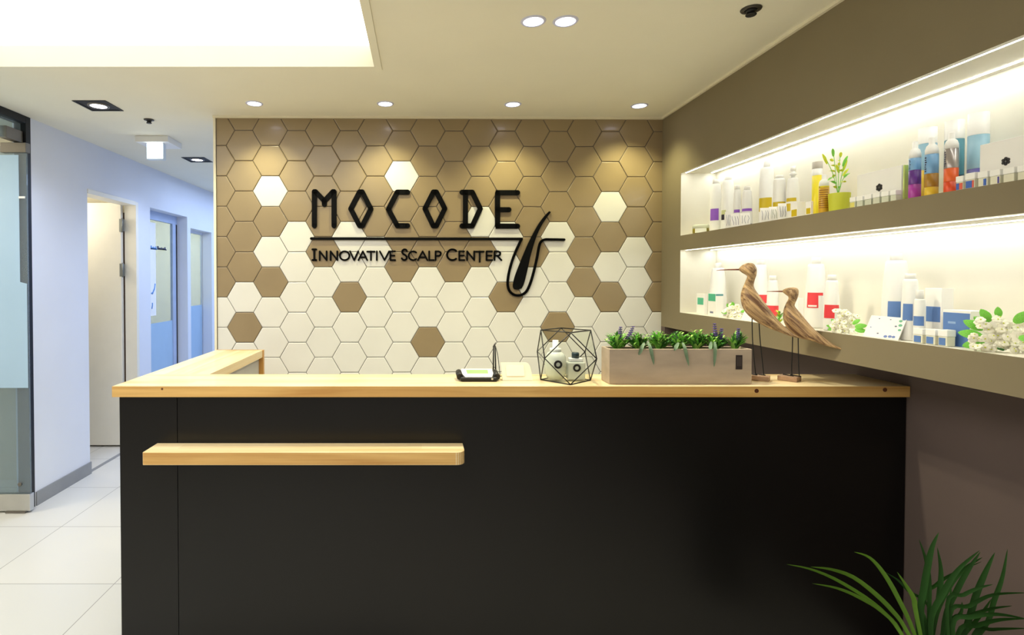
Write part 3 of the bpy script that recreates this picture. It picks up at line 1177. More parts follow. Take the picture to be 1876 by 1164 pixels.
# stylus stand
YS = c.y + 0.055
p0, p1 = onY(906, 687, YS), onY(906, 634, YS)
t = thing('pen_stand', 'thin black wire pen holder standing behind the signature pad', 'pen holder', (p0.x, YS, ZT))
bpy.context.view_layer.update()
b = B()
zt = p1.z
b.lathe([(0.013, 0.0005), (0.013, 0.004), (0.006, 0.006)], M_blackm, 16, c=(p0.x, YS, ZT))
part(b, 'base', t)
b = B()
b.tube([(p0.x - 0.005, YS, ZT + 0.004), (p0.x - 0.004, YS, zt)], 0.0028, M_blackm)
b.tube([(p0.x + 0.005, YS, ZT + 0.004), (p0.x + 0.002, YS, zt)], 0.0028, M_blackm)
b.tube([(p0.x - 0.004, YS, zt - 0.002), (p0.x - 0.001, YS, zt + 0.006), (p0.x + 0.002, YS, zt - 0.002)], 0.0022, M_blackm)
b.tube([(p0.x - 0.003, YS, zt), (p0.x + 0.004, YS, zt + 0.013)], 0.0013, M_blackm)
part(b, 'pen', t)
b = B()
b.tube(smooth_path([Vector((p0.x + 0.003, YS, zt)), Vector((p0.x + 0.012, YS, zt - 0.035)), Vector((p0.x + 0.018, YS, ZT + 0.04)), Vector((p0.x + 0.021, YS - 0.003, ZT + 0.004))], 15), 0.0013, C('teal_black_cord', (22, 42, 46), 0.4), 6)
b.tube([(p0.x + 0.021, YS - 0.003, ZT + 0.003), (p0.x + 0.010, YS, ZT + 0.002), (p0.x + 0.028, YS, ZT + 0.004)], 0.0015, C('teal_black_cord', (22, 42, 46)), 6)
part(b, 'cord', t, 'dark cord')
# acrylic card holder
Yk = onZ(948, 698, ZT).y
a, c = onY(921, 698, Yk), onY(976, 698, Yk)
t = thing('card_holder', 'milky white acrylic card holder between the signature pad and glass terrarium', 'card holder', ((a.x + c.x) / 2, Yk, ZT))
bpy.context.view_layer.update()
hh = onY(948, 667, Yk).z - ZT
lean = 0.03
poly = []
w = (c.x - a.x)
for x, z in ((a.x, 0), (c.x, 0), (c.x - 0.002, hh * .45), (c.x - 0.006, hh * .8), (c.x - 0.012, hh * .95), (c.x - 0.022, hh), (a.x - 0.004, hh)):
    poly.append((x, Yk + lean * z / hh, ZT + 0.001 + z))
b = B()
b.prism(poly, (0, 0.004, 0), M_acryl)
part(b, 'front_plate', t)
b = B()
b.box((a.x + 0.004, Yk + 0.006, ZT + 0.001), (c.x - 0.004, Yk + 0.05, ZT + 0.004), M_acryl)
part(b, 'base', t)
b = B()
poly = [(a.x + 0.016, 0.016), (c.x - 0.03, 0.016), (c.x - 0.03, hh * .85), (a.x + 0.014, hh * .85)]
b.prism([(x, Yk - 0.0022 + lean * z / hh, ZT + 0.001 + z) for x, z in poly], (0, 0.001, 0), C('ivory_card', (243, 238, 214), 0.6))
part(b, 'inserted_card', t)

# terrarium
ct = onZ(1040, 698, ZT)
hT = 0.189
d = 0.093
YT = onZ(1042, 706, ZT).y + d
ct = onY(1036, 698, YT)
t = thing('geometric_terrarium', 'black wire geometric terrarium with glass panes holding two bottles', 'terrarium', (ct.x, YT, ZT + 0.002), math.radians(-4))
top = [(0, -d, hT), (d, 0, hT), (0, d, hT), (-d, 0, hT)]
mid = [(d, -d, hT / 2), (d, d, hT / 2), (-d, d, hT / 2), (-d, -d, hT / 2)]
bot = [(0, -d, 0), (d, 0, 0), (0, d, 0), (-d, 0, 0)]
edges = [(top[i], top[(i + 1) % 4]) for i in range(4)] + [(bot[i], bot[(i + 1) % 4]) for i in range(4)]
for i in range(4):
    for r_ in (top, bot):
        edges += [(r_[i], mid[i]), (r_[(i + 1) % 4], mid[i])]
b = B()
for a, c in edges:
    b.tube([a, c], 0.0022, M_wire, 6)
for v in top + mid + bot:
    b.ball(v, 0.0023, M_wire, u=6, v=4)
b.obj('wire_frame', t)
b = B()
for i in range(4):
    if i != 3:
        b.face([top[i], top[(i + 1) % 4], mid[i]], M_terr)
    b.face([bot[i], mid[i], bot[(i + 1) % 4]], M_terr)
    j = (i - 1) % 4
    if i != 0:
        b.face([top[i], mid[i], bot[i], mid[j]], M_terr)
b.face(bot, M_terr)
b.obj('glass_panes', t, recalc=False)
# bottles inside the terrarium
M_vial = glass('cloudy_bottle', (214, 222, 212), 0.18, 0.1)
M_teal = C('dark_teal_cap', (28, 52, 60), 0.4)


def ringmark(root, r, z, rad, ang):
    b = B()
    cx, cy = (r + 0.0006) * math.cos(ang), (r + 0.0006) * math.sin(ang)
    nx = Vector((math.cos(ang), math.sin(ang), 0))
    tx = Vector((-math.sin(ang), math.cos(ang), 0))
    for k in range(24):
        a0, a1 = 2 * PI * k / 24, 2 * PI * (k + 1) / 24
        q = []
        for rr, aa in ((rad, a0), (rad, a1), (rad * .5, a1), (rad * .5, a0)):
            q.append(Vector((cx, cy, z)) + tx * rr * math.cos(aa) + Vector((0, 0, rr * math.sin(aa))))
        b.prism(q, nx * 0.001, M_blackm)
    b.obj('ring_mark', root, 'black ring print')


zin = ZT + 0.0055
p = onY(1018, 680, YT - 0.01)
tb = thing('glass_bottle', 'cloudy round bottle with a tall neck, left inside the terrarium', 'bottle', (p.x, YT - 0.005, zin))
b = B()
b.lathe([(0.012, 0), (0.030, 0.004), (0.038, 0.022), (0.040, 0.05), (0.038, 0.085), (0.030, 0.10), (0.022, 0.105)], M_vial, 24)
b.obj('body', tb)
b = B()
b.lathe([(0.021, 0.105), (0.021, 0.118), (0.011, 0.120), (0.011, 0.148)], C('pale_cap', (222, 228, 228), 0.4), 20)
b.obj('neck', tb)
ringmark(tb, 0.0405, 0.062, 0.0155, -PI / 2)
p = onY(1053, 680, YT)
tb = thing('glass_bottle', 'square shouldered pale bottle with dark teal cap, right inside the terrarium', 'bottle', (p.x + 0.002, YT + 0.0, zin))
b = B()
b.box((-0.033, -0.02, 0), (0.033, 0.02, 0.066), M_vial, 0.004)
b.obj('body', tb)
b = B()
b.box((-0.025, -0.015, 0.0665), (0.025, 0.015, 0.080), C('pale_cap', (222, 228, 228)), 0.003)
b.obj('collar', tb)
b = B()
b.lathe([(0.014, 0.0805), (0.014, 0.098), (0.012, 0.101)], M_teal, 20)
b.obj('cap', tb)
ringmark(tb, 0.0205, 0.045, 0.0145, -PI / 2)

# planter trough
YP = onZ(1240, 704.5, ZT).y
a, c = onY(1116, 704, YP), onY(1377, 704, YP)
hp = onY(1240, 640, YP).z - ZT
DP = 0.088
t = thing('planter_trough', 'long grey concrete planter trough with a small black plate on the counter', 'planter', ((a.x + c.x) / 2, YP, ZT))
bpy.context.view_layer.update()
b = B()
w = 0.010
z0_, z1_ = ZT + 0.0008, ZT + hp
x0, x1 = a.x, c.x
b.box((x0, YP, z0_), (x1, YP + w, z1_), M_conc, 0.0015)
b.box((x0, YP + DP - w, z0_), (x1, YP + DP, z1_), M_conc, 0.0015)
b.box((x0, YP + w, z0_), (x0 + w, YP + DP - w, z1_), M_conc, 0.0015)
b.box((x1 - w, YP + w, z0_), (x1, YP + DP - w, z1_), M_conc, 0.0015)
b.box((x0 + w, YP + w, z0_), (x1 - w, YP + DP - w, z0_ + 0.012), M_conc)
part(b, 'trough', t)
b = B()
b.box((x0 + w + .0005, YP + w + .0005, z1_ - 0.05), (x1 - w - .0005, YP + DP - w - .0005, z1_ - 0.018), M_soil)
part(b, 'soil', t)
b = B()
q0, q1 = onY(1348, 651, YP), onY(1359.5, 677, YP)
b.box((q0.x, YP - 0.0015, q1.z), (q1.x, YP, q0.z), C('dark_plate', (44, 34, 34), 0.5))
for k in range(4):
    xx = q0.x + (q1.x - q0.x) * (0.22 + 0.18 * k)
    b.box((xx, YP - 0.0019, q1.z + 0.012), (xx + 0.0012, YP - 0.0014, q0.z - 0.006), C('faint_print', (92, 82, 78), 0.5))
part(b, 'name_plate', t, 'small black plate')
ZS = z1_ - 0.018                              # soil level


def px2x(px):
    return onY(px, 630, YP + DP / 2).x


def leafy(root, n, h, spread, ms, w, rnd, kind='leaf', lean=0.0):
    b = B()
    for i in range(n):
        an = rnd.uniform(0, 2 * PI)
        L = h * rnd.uniform(0.55, 1.05)
        out = rnd.uniform(0.1, 1.0) * spread
        up = L * (1.0 - 0.35 * out / spread)
        dx, dy = math.cos(an) * out + lean * up, math.sin(an) * out * 0.45
        dx = max(-.043, min(.043, dx))
        p0 = Vector((dx * 0.12, dy * 0.12, 0.0005))
        p1 = Vector((dx * 0.45, dy * 0.45, up * 0.6))
        p2 = Vector((dx, dy, up))
        m = rnd.choice(ms)
        b.blade([p0, p1, p2], w * rnd.uniform(0.7, 1.2), m, fold=0.2, shape=kind, n=6)
        if kind == 'leaf' and i % 2 == 0:        # side leaflets
            for s in (-1, 1):
                for f in (0.45, 0.65, 0.85):
                    q = p0.lerp(p2, f) + Vector((0, 0, up * 0.08))
                    e = q + Vector((s * 0.012, rnd.uniform(-.008, .008), 0.008))
                    b.blade([q, q.lerp(e, .5) + Vector((0, 0, .002)), e], w * 0.6, m, fold=0.1, n=4)
    return b.obj('foliage', root)


def spike(root, base, tip, r, rnd):
    b = B()
    base, tip = Vector(base), Vector(tip)
    b.tube([base, tip], 0.0012, M_leafB, 5)
    n = 7
    for k in range(n):
        q = base.lerp(tip, 0.42 + 0.58 * k / (n - 1))
        rr = r * (1 - 0.45 * k / n)
        for j in range(6):
            an = 2 * PI * j / 6 + k
            b.ball(q + Vector((math.cos(an) * rr * .7, math.sin(an) * rr * .7, 0)), rr * .55, M_purple, (1, 1, .75), 6, 4)
    return b.obj('flower_spike', root)


rnd = random.Random(3)
plants = [
    (1130, 'bright', [(1137, 600), (1160, 599)], 'lavender with two purple spikes at the left end of the trough'),
    (1168, 'rosette', [], 'grey green trailing plant left of the middle of the trough'),
    (1206, 'bright', [], 'bushy bright green plant second from left in the trough'),
    (1243, 'rosette', [], 'trailing plant with a drooping leaf in the middle of the trough'),
    (1276, 'bright', [], 'green fern right of the middle of the trough'),
    (1312, 'both', [(1309, 594), (1322, 603)], 'lavender with two dark spikes and one drooping leaf right in the trough'),
    (1346, 'grassy', [(1353, 603)], 'slanting grassy lavender at the right end of the trough'),
]
for px, kind, sp, lb in plants:
    x = px2x(px)
    yy = YP + DP / 2
    t = thing('lavender_plant' if sp else 'green_plant', lb + ' of concrete', 'plant', (x, yy, ZS))
    bpy.context.view_layer.update()
    if kind == 'bright':
        leafy(t, 84, 0.088, 0.066, [M_leafA, M_leafA, M_leafC, M_leafC, M_leafB], 0.012, rnd)
    elif kind == 'rosette':
        leafy(t, 74, 0.082, 0.064, [M_leafG, M_leafB, M_leafA, M_leafC], 0.013, rnd)
    elif kind == 'both':
        leafy(t, 80, 0.084, 0.064, [M_leafA, M_leafC, M_leafB], 0.012, rnd)
    else:
        leafy(t, 80, 0.092, 0.050, [M_leafA, M_leafC, M_leafB], 0.011, rnd, 'grass', 0.25)
    for sx_, sy_ in sp:
        tip = onY(sx_, sy_, yy)
        spike(t, (rnd.uniform(-.004, .004) + (tip.x - x) * .4, 0, 0.02), (tip.x - x, 0, tip.z - ZS), 0.0085, rnd)
# drooping leaves over the front rim
droops = [(1172, [(1180, 634), (1176, 638), (1172, 646), (1170, 651)]), (1172, [(1186, 633), (1191, 640), (1195, 655), (1198, 669)]),
          (1243, [(1250, 634), (1254, 642), (1258, 655), (1262, 671)]), (1243, [(1243, 634), (1238, 638), (1235, 643)]), (1312, [(1309, 632), (1310, 640), (1309, 656), (1308, 673)]), (1312, [(1303, 632), (1301, 637), (1299, 640)])]
roots = {o['label'][:20]: o for o in COL.objects if o.get('category') == 'plant'}
by_px = {}
for (px, kind, sp, lb) in plants:
    by_px[px] = [o for o in COL.objects if o.get('label') == lb + ' of concrete'][0]
for k, pts in droops:
    root = by_px[{1172: 1168}.get(k, k)]
    P = [onY(*pts[0], YP + 0.014) + Vector((0, 0, 0.012))] + [onY(x, y, YP - 0.004 - 0.002 * i) for i, (x, y) in enumerate(pts[1:])]
    P[1] = Vector((P[1].x, YP - 0.003, z1_ + 0.006))
    b = B()
    b.blade(P, 0.013, M_leafG, side=(1, 0, 0), fold=0.18, n=12)
    part(b, 'drooping_leaf', root)

# wooden shore birds
def bird(pairs, beak, legs, base_px, base_poly, ang, label, Yc):
    c0 = onZ(base_px[0], base_px[1], ZT)
    dirv = Vector((math.cos(ang), -math.sin(ang), 0))
    n = Vector((math.sin(ang), math.cos(ang), 0))
    P0 = c0.copy()
    f = lambda x, y: onPlane(1290 + x / 4.311, 460 + y / 4.311, P0, n)
    t = thing('wooden_bird', label, 'bird figurine', tuple(P0), 0, 'carved wooden birds on the counter')
    bpy.context.view_layer.update()
    b = B()
    # smooth the section list
    A = smooth_path([f(*p[0]) for p in pairs], len(pairs) * 3)
    Q = smooth_path([f(*p[1]) for p in pairs], len(pairs) * 3)
    k = len(A)
    sec = []
    for i in range(k):
        u = i / (k - 1)
        th = 0.85 if u < 0.35 else (0.85 - 0.15 * min(1, (u - 0.35) / 0.3))
        sec.append((A[i], Q[i], th))
    b.loft(sec, M_bird, n)
    ax = (dirv * math.cos(.75) - Vector((0, 0, 1)) * math.sin(.75)).normalized()
    Rm = Matrix((ax, n, ax.cross(n))).transposed().to_4x4()
    bmesh.ops.transform(b.bm, matrix=Rm.inverted() @ t.matrix_basis.inverted(), verts=b.bm.verts[:])
    bo = b.obj('body', t)
    bo.matrix_basis = Rm
    b = B()
    bp = [f(*q) for q in beak]
    b.tube(bp, [0.0035 - 0.0026 * i / (len(bp) - 1) for i in range(len(bp))], M_beak, 8)
    part(b, 'beak', t, 'slim reddish beak')
    zb = ZT + 0.0185
    for lg, sgn in legs:
        b = B()
        pts = [f(*q) + n * (0.006 * sgn) for q in lg]
        last = pts[-1]
        last.z = zb + 0.003
        foot = [last + dirv * 0.004 - Vector((0, 0, 0.001)), last + dirv * -0.012 - n * 0.004, last - dirv * 0.022 + n * 0.004, last - dirv * 0.03 + Vector((0, 0, .0005))]
        b.tube(smooth_path(pts + foot, 40), 0.0019, M_wire, 8)
        part(b, 'leg', t, 'black wire leg')
    b = B()
    bw, bd = base_poly
    poly = []
    for u, v in ((-bw, -bd), (bw, -bd), (bw, bd), (-bw, bd)):
        poly.append(c0 + dirv * u + n * v + Vector((0, 0, 0.0008)))
    b.prism(poly, (0, 0, 0.0175), M_block, 0.001)
    part(b, 'base_block', t)
    return t


bird([((275, 138), (278, 156)), ((300, 113), (300, 173)), ((345, 95), (330, 190)), ((392, 102), (338, 200)), ((415, 140), (338, 210)), ((413, 190), (330, 228)), ((397, 240), (316, 262)), ((393, 285), (300, 300)),
      ((430, 342), (288, 350)), ((480, 410), (294, 420)), ((530, 475), (328, 487)), ((590, 550), (400, 552)), ((640, 603), (500, 606)), ((700, 652), (610, 648)), ((742, 676), (690, 676)), ((764, 686), (756, 690))],
     [(283, 147), (190, 148), (130, 151), (97, 155)],
     [([(380, 515), (384, 700), (396, 860), (409, 968)], -1), ([(430, 535), (440, 700), (455, 850), (470, 968)], 1)],
     (1394, 697), (0.028, 0.024), math.radians(38), 'taller carved wooden long-billed bird on wire legs beside the trough', 0)
bird([((620, 311), (623, 329)), ((645, 296), (645, 346)), ((690, 287), (664, 360)), ((735, 294), (668, 372)), ((746, 325), (664, 388)), ((737, 372), (652, 406)), ((718, 415), (638, 434)), ((718, 440), (627, 470)),
      ((760, 490), (624, 530)), ((800, 540), (640, 585)), ((850, 598), (680, 642)), ((910, 653), (750, 687)), ((970, 704), (850, 710)), ((1030, 744), (940, 742)), ((1080, 768), (1055, 775)), ((1092, 774), (1086, 781))],
     [(626, 320), (580, 320), (540, 320), (495, 320)],
     [([(703, 660), (700, 800), (695, 900), (698, 970)], -1), ([(738, 672), (740, 800), (742, 900), (748, 970)], 1)],
     (1446, 697.5), (0.032, 0.026), math.radians(50), 'shorter carved wooden long-billed bird on wire legs nearest the taupe wall', 0)

# ------------------------------------------------------------------ niche products
FACE = PI + math.radians(40)                 # direction products face: into the room and towards the door


def bottle(px, X, z, pyt, wtop, wbot, capw, capf, label, cat='bottle', bands=None, name='lotion_bottle', body=None, flag=None, pybot=None, neck=None, group=None, oval=1.0):
    """tapered bottle: px centre column, X depth in niche, pyt top row, widths in pixels; bands = [(f0,f1,a0,a1,mat)] label patches"""
    P = onX(px, (pyt + 500) / 2, X)
    Y = P.y
    H = onY(px, pyt, Y).z - z
    s = Y / F / math.sqrt(1 + (X / Y) ** 2)
    rb, rt, rc = wbot * s / 2, wtop * s / 2, capw * s / 2
    hb = H * (1 - capf)
    t = thing(name, label, cat, (X, Y, z + 0.0006), 0, group)
    body = body or M_white
    prof = [(rb * .94, 0), (rb, hb * .015), (rb * .995, hb * .12), (rb * .97 + rt * .03, hb * .35), (rb * .55 + rt * .45, hb * .72), (rt * 1.02, hb * .955), (rt * .97, hb * .985), (rt * .86, hb)]
    b = B()
    b.lathe(prof, body, 28, sy=oval)
    b.obj('body', t)
    b = B()
    if neck:
        b.lathe([(rc * .55, hb), (rc * .55, hb + H * capf * .25), (rc, hb + H * capf * .26), (rc, hb + H * capf * .45), (rc * .6, hb + H * capf * .46), (rc * .6, hb + H * capf * .62), (rc * .85, hb + H * capf * .63), (rc * .85, H)], M_cap, 20)
        b.obj('pump', t)
    else:
        b.lathe([(rc, hb + 0.0003), (rc, H - 0.002), (rc * .93, H)], M_cap, 22)
        b.obj('cap', t)

    def rad(zz):
        for (r0, z0), (r1, z1) in zip(prof, prof[1:]):
            if z0 <= zz <= z1:
                return r0 + (r1 - r0) * (zz - z0) / max(1e-9, z1 - z0)
        return rb
    for bd in bands or ():
        f0, f1, a0, a1, m = bd[:5]
        aim = math.atan2(-Y, -X)             # direction to the viewer side of the room
        zs = [f0 * H + (f1 - f0) * H * k / 6 for k in range(7)]
        b = B()
        b.lathe([(rad(zz) + 0.0007, zz) for zz in zs], m, 18, a0=aim + math.radians(a0), a1=aim + math.radians(a1), cap=False, sy=oval)
        b.obj('label_patch', t, bd[5] if len(bd) > 5 else None)
    return t


def carton(px0, pxm, px1, pyt, z, X, label, patches=(), name='product_carton', cat='carton', m=None, group=None, near=()):
    """box parallel to the niche: its front (-x) spans px0..pxm, its end (-y) pxm..px1, as seen from the door"""
    yf, yn = onX(px0, 450, X).y, onX(pxm, 450, X).y
    x1 = onY(px1, 450, yn).x
    h = onX(pxm, pyt, X).z - z
    t = thing(name, label, cat, (X, (yf + yn) / 2, z + 0.0006), 0, group)
    L, D = (yf - yn) / 2, x1 - X
    b = B()
    b.box((0, -L, 0), (D, L, h), m or M_paper, 0.0008)
    b.obj('box', t)
    for k_, (u0, v0, u1, v1, pm, *pl) in enumerate(patches):
        b = B()
        b.box((-0.0008 - .0005 * k_, L - u1 * 2 * L, v0 * h), (0.0001, L - u0 * 2 * L, v1 * h), pm)
        b.obj('print_patch', t, pl[0] if pl else None)
    for (u0, v0, u1, v1, pm, *pl) in near:
        b = B()
        b.box((u0 * D, -L - 0.0008, v0 * h), (u1 * D, -L + 0.0001, v1 * h), pm)
        b.obj('print_patch', t, pl[0] if pl else None)
    return t


violet = C('violet_label', (140, 84, 196), 0.4)
violet2 = C('violet_dark', (70, 46, 120), 0.4)
gold = C('gold_label', (204, 178, 16), 0.4)
red = C('red_label', (226, 62, 70), 0.4)
green = C('mint_label', (78, 184, 148), 0.4)
teal2 = C('teal_line', (90, 150, 160), 0.4)
blue = C('blue_label', (92, 128, 190), 0.4)
inkg = C('grey_ink', (120, 124, 150), 0.6)
ZU, ZL = NU0, NL0

# --- upper niche
bottle(1311, 1.585, ZU, 329, 18, 23, 12, .09, 'white bottle with a square violet label, leftmost bottle in the upper niche', bands=[(.22, .44, -58, 28, violet, 'violet label')])
bottle(1333, 1.600, ZU, 324, 20, 26, 14, .07, 'taller white bottle second from the left in the upper niche, dark print low down', bands=[(.20, .30, -62, -28, C('black_print', (26, 22, 44), .5), 'dark print'), (.30, .38, -62, -15, C('sage_print', (196, 200, 150), .5))])
bottle(1350, 1.560, ZU, 340, 12, 15, 9, .10, 'small white bottle with a violet line between two wider bottles', bands=[(.36, .43, -50, 40, violet, 'violet line')])
bottle(1368, 1.575, ZU, 342, 16, 21, 12, .10, 'white bottle with violet line at the right of its group', bands=[(.385, .45, -60, 62, violet, 'violet line'), (.06, .08, -10, 62, inkg)])
bottle(1404, 1.600, ZU, 296, 25, 29, 12, .10, 'tallest white bottle with wide gold label in the upper niche', bands=[(.21, .42, -70, 40, gold, 'gold label')])
bottle(1427, 1.560, ZU, 322, 21, 25, 15, .07, 'white bottle with gold line between the tallest bottle and the pump bottle', bands=[(.32, .42, -65, 65, gold, 'gold line')])
bottle(1452, 1.590, ZU, 305, 20, 26, 13, .22, 'white pump bottle with gold line in the upper niche', bands=[(.345, .41, -65, 30, gold, 'gold line'), (.17, .31, -60, -18, gold, 'gold square')], neck=True, name='pump_bottle')
# jar left
P = onX(1284, 415, 1.545)
t = thing('cream_jar', 'squat white jar with olive sides and glass lid, far left in upper niche', 'jar', (1.545, P.y, ZU + 0.0006))
s = P.y / F / math.sqrt(1 + (P.x / P.y) ** 2)
r = 15.5 * s
b = B()
b.lathe([(r * .9, 0), (r, 0.004), (r, 10 * s)], C('olive_gold', (140, 126, 22), .3), 24)
b.obj('body', t)
aim = math.atan2(-P.y, -1.545)
b = B()
b.lathe([(r + .0006, 0.003), (r + .0006, 10 * s)], C('jar_white', (236, 238, 228), .35), 16, a0=aim - .75, a1=aim + .72, cap=False)
b.obj('label_patch', t, 'white label')
b = B()
b.lathe([(r * .95, 10.2 * s), (r, 11 * s), (r, 16 * s), (r * .92, 18 * s)], M_jar, 24)
b.obj('lid', t)


def sachet(px, pyt, X, z, wpx, label, col=inkg, tilt=0.25, seed=0):
    P = onX(px, 450, X)
    Y = P.y
    s = Y / F
    w, h = wpx * s, onY(px, pyt, Y).z - z
    t = thing('sample_sachet', label, 'sachet', (X, Y, z + 0.0008), math.radians(-18), 'sample sachets')
    b = B()
    d = h * tilt
    n = 6
    for k in range(n):                        # pillow pouch, crimped at both ends
        v0, v1 = k / n, (k + 1) / n
        bul = lambda v: 0.0012 + 0.006 * math.sin(PI * v)
        for sg in (-1, 1):
            q = []
            for u, v in ((-.5, v0), (.5, v0), (.5, v1), (-.5, v1)):
                q.append((u * w, d * v + sg * bul(v), h * v * .98))
            b.face(q, M_paper, True)
        for u in (-.5, .5):
            b.face([(u * w, d * v0 - bul(v0), h * v0 * .98), (u * w, d * v0 + bul(v0), h * v0 * .98), (u * w, d * v1 + bul(v1), h * v1 * .98), (u * w, d * v1 - bul(v1), h * v1 * .98)], M_paper)
    b.obj('pouch', t)
    r_ = random.Random(seed)
    b = B()
    bl = lambda v: -(0.0012 + 0.006 * math.sin(PI * v)) + d * v - 0.0012
    for k in range(3):
        u = -.3 + .3 * k
        pts = [(w * (u + r_.uniform(-.08, .08)), bl(v), h * v * .98) for v in (.15, .35, .55, .8)]
        b.tube(smooth_path([Vector(q) for q in pts], 9), 0.0007, col, 5)
    b.obj('line_drawing', t, 'thin line drawing')
    return t


sachet(1334.5, 387, 1.515, ZU, 9, 'upright white sachet leaning in front of the second violet bottle', seed=1)
sachet(1347, 391, 1.512, ZU, 14, 'white sachet with violet drawing in front of the small violet bottle', violet2, seed=2)
sachet(1365, 390, 1.512, ZU, 16, 'white sachet rightmost in front of the violet bottles', seed=3)
sachet(1402, 380, 1.512, ZU, 15, 'white sachet in front of the wide gold label', seed=4)
sachet(1417, 378, 1.512, ZU, 12, 'white sachet right of another in front of the gold labelled bottles', C('sage_ink', (130, 140, 120), .5), seed=5)
sachet(1433, 372, 1.514, ZU, 13, 'white standing card with dark scribble in front of the gold line bottles', C('dark_ink', (60, 62, 90), .5), .12, seed=6)
carton(1448, 1460, 1474, 370, ZU, 1.515, 'small white carton with gold square on its left side', [(.12, .08, .92, .52, gold, 'gold square')])
carton(1475, 1485, 1489, 369, ZU, 1.515, 'narrow white carton with gold patch beside the yellow bottle', [(.15, .1, .9, .52, gold, 'gold patch')])


def stackbottle(px, X, z, pyt, wpx, fr, label, name='spray_bottle', flat=False, nozzle=True, cat='bottle'):
    """straight bottle of colour zones; fr = [(fraction of height from bottom, material)], dome and nozzle on top"""
    P = onX(px, 350, X)
    Y = P.y
    s = Y / F / math.sqrt(1 + (X / Y) ** 2)
    H = onY(px, pyt, Y).z - z
    r = wpx * s / 2
    t = thing(name, label, cat, (X, Y, z + 0.0006))
    sy = 0.6 if flat else 1.0
    z0 = 0.0
    for f, m, nm in fr:
        z1 = f * H
        b = B()
        b.lathe([(r * (.96 if z0 == 0 else 1), z0), (r, z0 + 0.0015), (r, z1)], m, 26, sy=sy)
        for k in range(3 if nm == 'text' else 0):
            pass
        b.obj('body_band' if nm != 'cap' else 'cap', t, None)
        z0 = z1 + 0.0002
    if nozzle:
        b = B()
        zd = H * .20
        b.lathe([(r * .98, z0), (r * .95, z0 + (H - z0) * .28), (r * .78, z0 + (H - z0) * .48), (r * .5, z0 + (H - z0) * .58), (r * .45, z0 + (H - z0) * .6), (r * .45, H * .985), (r * .38, H)], M_cap, 24)
        b.obj('spray_cap', t, 'white spray cap')
    # dark lettering column down the left of the label
    aim = math.atan2(-Y, -X)
    if nozzle and not flat:
        top_f = fr[-1][0]
        low = fr[-2][0] if len(fr) > 1 else .2
        b = B()
        rr_ = random.Random(int(px))
        for k in range(7):
            za = H * (low + (top_f - low) * (.1 + .115 * k))
            b.lathe([(r + .0004, za), (r + .0004, za + H * (top_f - low) * .07)], C('dark_ink2', (40, 44, 70), .5), 5, a0=aim - 1.15, a1=aim - 1.15 + rr_.uniform(.25, .5), cap=False)
        b.obj('lettering', t, 'dark sideways lettering')
    return t


yel = C('yellow_body', (232, 214, 40), .35)
amb = C('amber_body', (206, 160, 36), .35)
lb = C('sky_blue_body', (120, 168, 212), .3)
pur = C('purple_body', (98, 46, 140), .35)
mag = C('magenta_body', (168, 54, 160), .35)
brg = C('bronze_gold_body', (164, 120, 34), .35)
ygo = C('golden_yellow_body', (222, 186, 44), .35)
sil = C('silver_body', (168, 160, 158), .25, metal=0.5)
ora = C('orange_body', (226, 96, 36), .35)
ord_ = C('orange_red_body', (214, 70, 24), .35)
tea = C('teal_body', (64, 132, 150), .35)
nav = C('navy_body', (20, 58, 84), .35)
vio = C('violet_blue_body', (88, 84, 160), .35)
lbl = C('pale_blue_body', (150, 192, 214), .35)
lime = C('lime_body', (200, 220, 120), .4)
# yellow pair
stackbottle(1497, 1.578, ZU, 296, 20, [(.74, yel, ''), (.86, M_white, ''), (.985, C('warm_grey_cap', (176, 168, 156), .4), '')], 'tall yellow bottle with white top and grey cap in the upper niche', 'lotion_bottle', nozzle=False)
t = stackbottle(1509.5, 1.528, ZU, 320.5, 20, [(.66, amb, ''), (.70, yel, '')], 'amber mist bottle with printed lines beside the small lime plant', 'mist_bottle')
P = t.location
b = B()
s = P.y / F / math.sqrt(1 + (P.x / P.y) ** 2)
aim = math.atan2(-P.y, -P.x)
Hh = onY(1509.5, 320.5, P.y).z - ZU
for k in range(9):
    b.lathe([(10 * s + .0005, Hh * (.13 + .056 * k)), (10 * s + .0005, Hh * (.13 + .056 * k) + .003)], C('brown_print', (142, 88, 20), .5), 12, a0=aim - 1.0, a1=aim + .9, cap=False)
b.obj('text_lines', t, 'brown printed lines')
# potted lime plant
X = 1.545
P = onX(1537.5, 370, X)
s = P.y / F
t = thing('potted_lime_plant', 'small lime green artificial plant in a yellow green pot in the upper niche', 'potted plant', (X, P.y, ZU + .0006))
hp_ = onY(1537, 355, P.y).z - ZU
b = B()
rp_ = 17 * s
b.lathe([(rp_ * .86, 0), (rp_ * .9, .003), (rp_, hp_ * .97), (rp_, hp_), (rp_ * .92, hp_), (rp_ * .9, hp_ * .85)], C('yellow_green_pot', (196, 200, 56), .45), 26, cap=False)
b.lathe([(0, .001), (rp_ * .86, .001)], C('yellow_green_pot', (196, 200, 56)), 26, cap=False)
b.obj('pot', t)
b = B()
b.lathe([(0, hp_ * .84), (rp_ * .91, hp_ * .86)], M_soil, 22, cap=False)
b.obj('soil', t)
fp = lambda x, y: onY(1440 + x / 7.275, 260 + y / 7.275, P.y) - Vector((X, P.y, ZU))
b = B()
stems = [[(690, 700), (660, 420), (632, 130)], [(695, 700), (700, 450), (722, 190)], [(700, 690), (740, 460), (795, 230)], [(690, 690), (620, 420), (520, 200)], [(700, 690), (760, 500), (850, 420)]]
for st in stems:
    b.tube(smooth_path([fp(*q) for q in st], 9), .0011, M_leafA, 5)
b.obj('stems', t)
rl = random.Random(9)
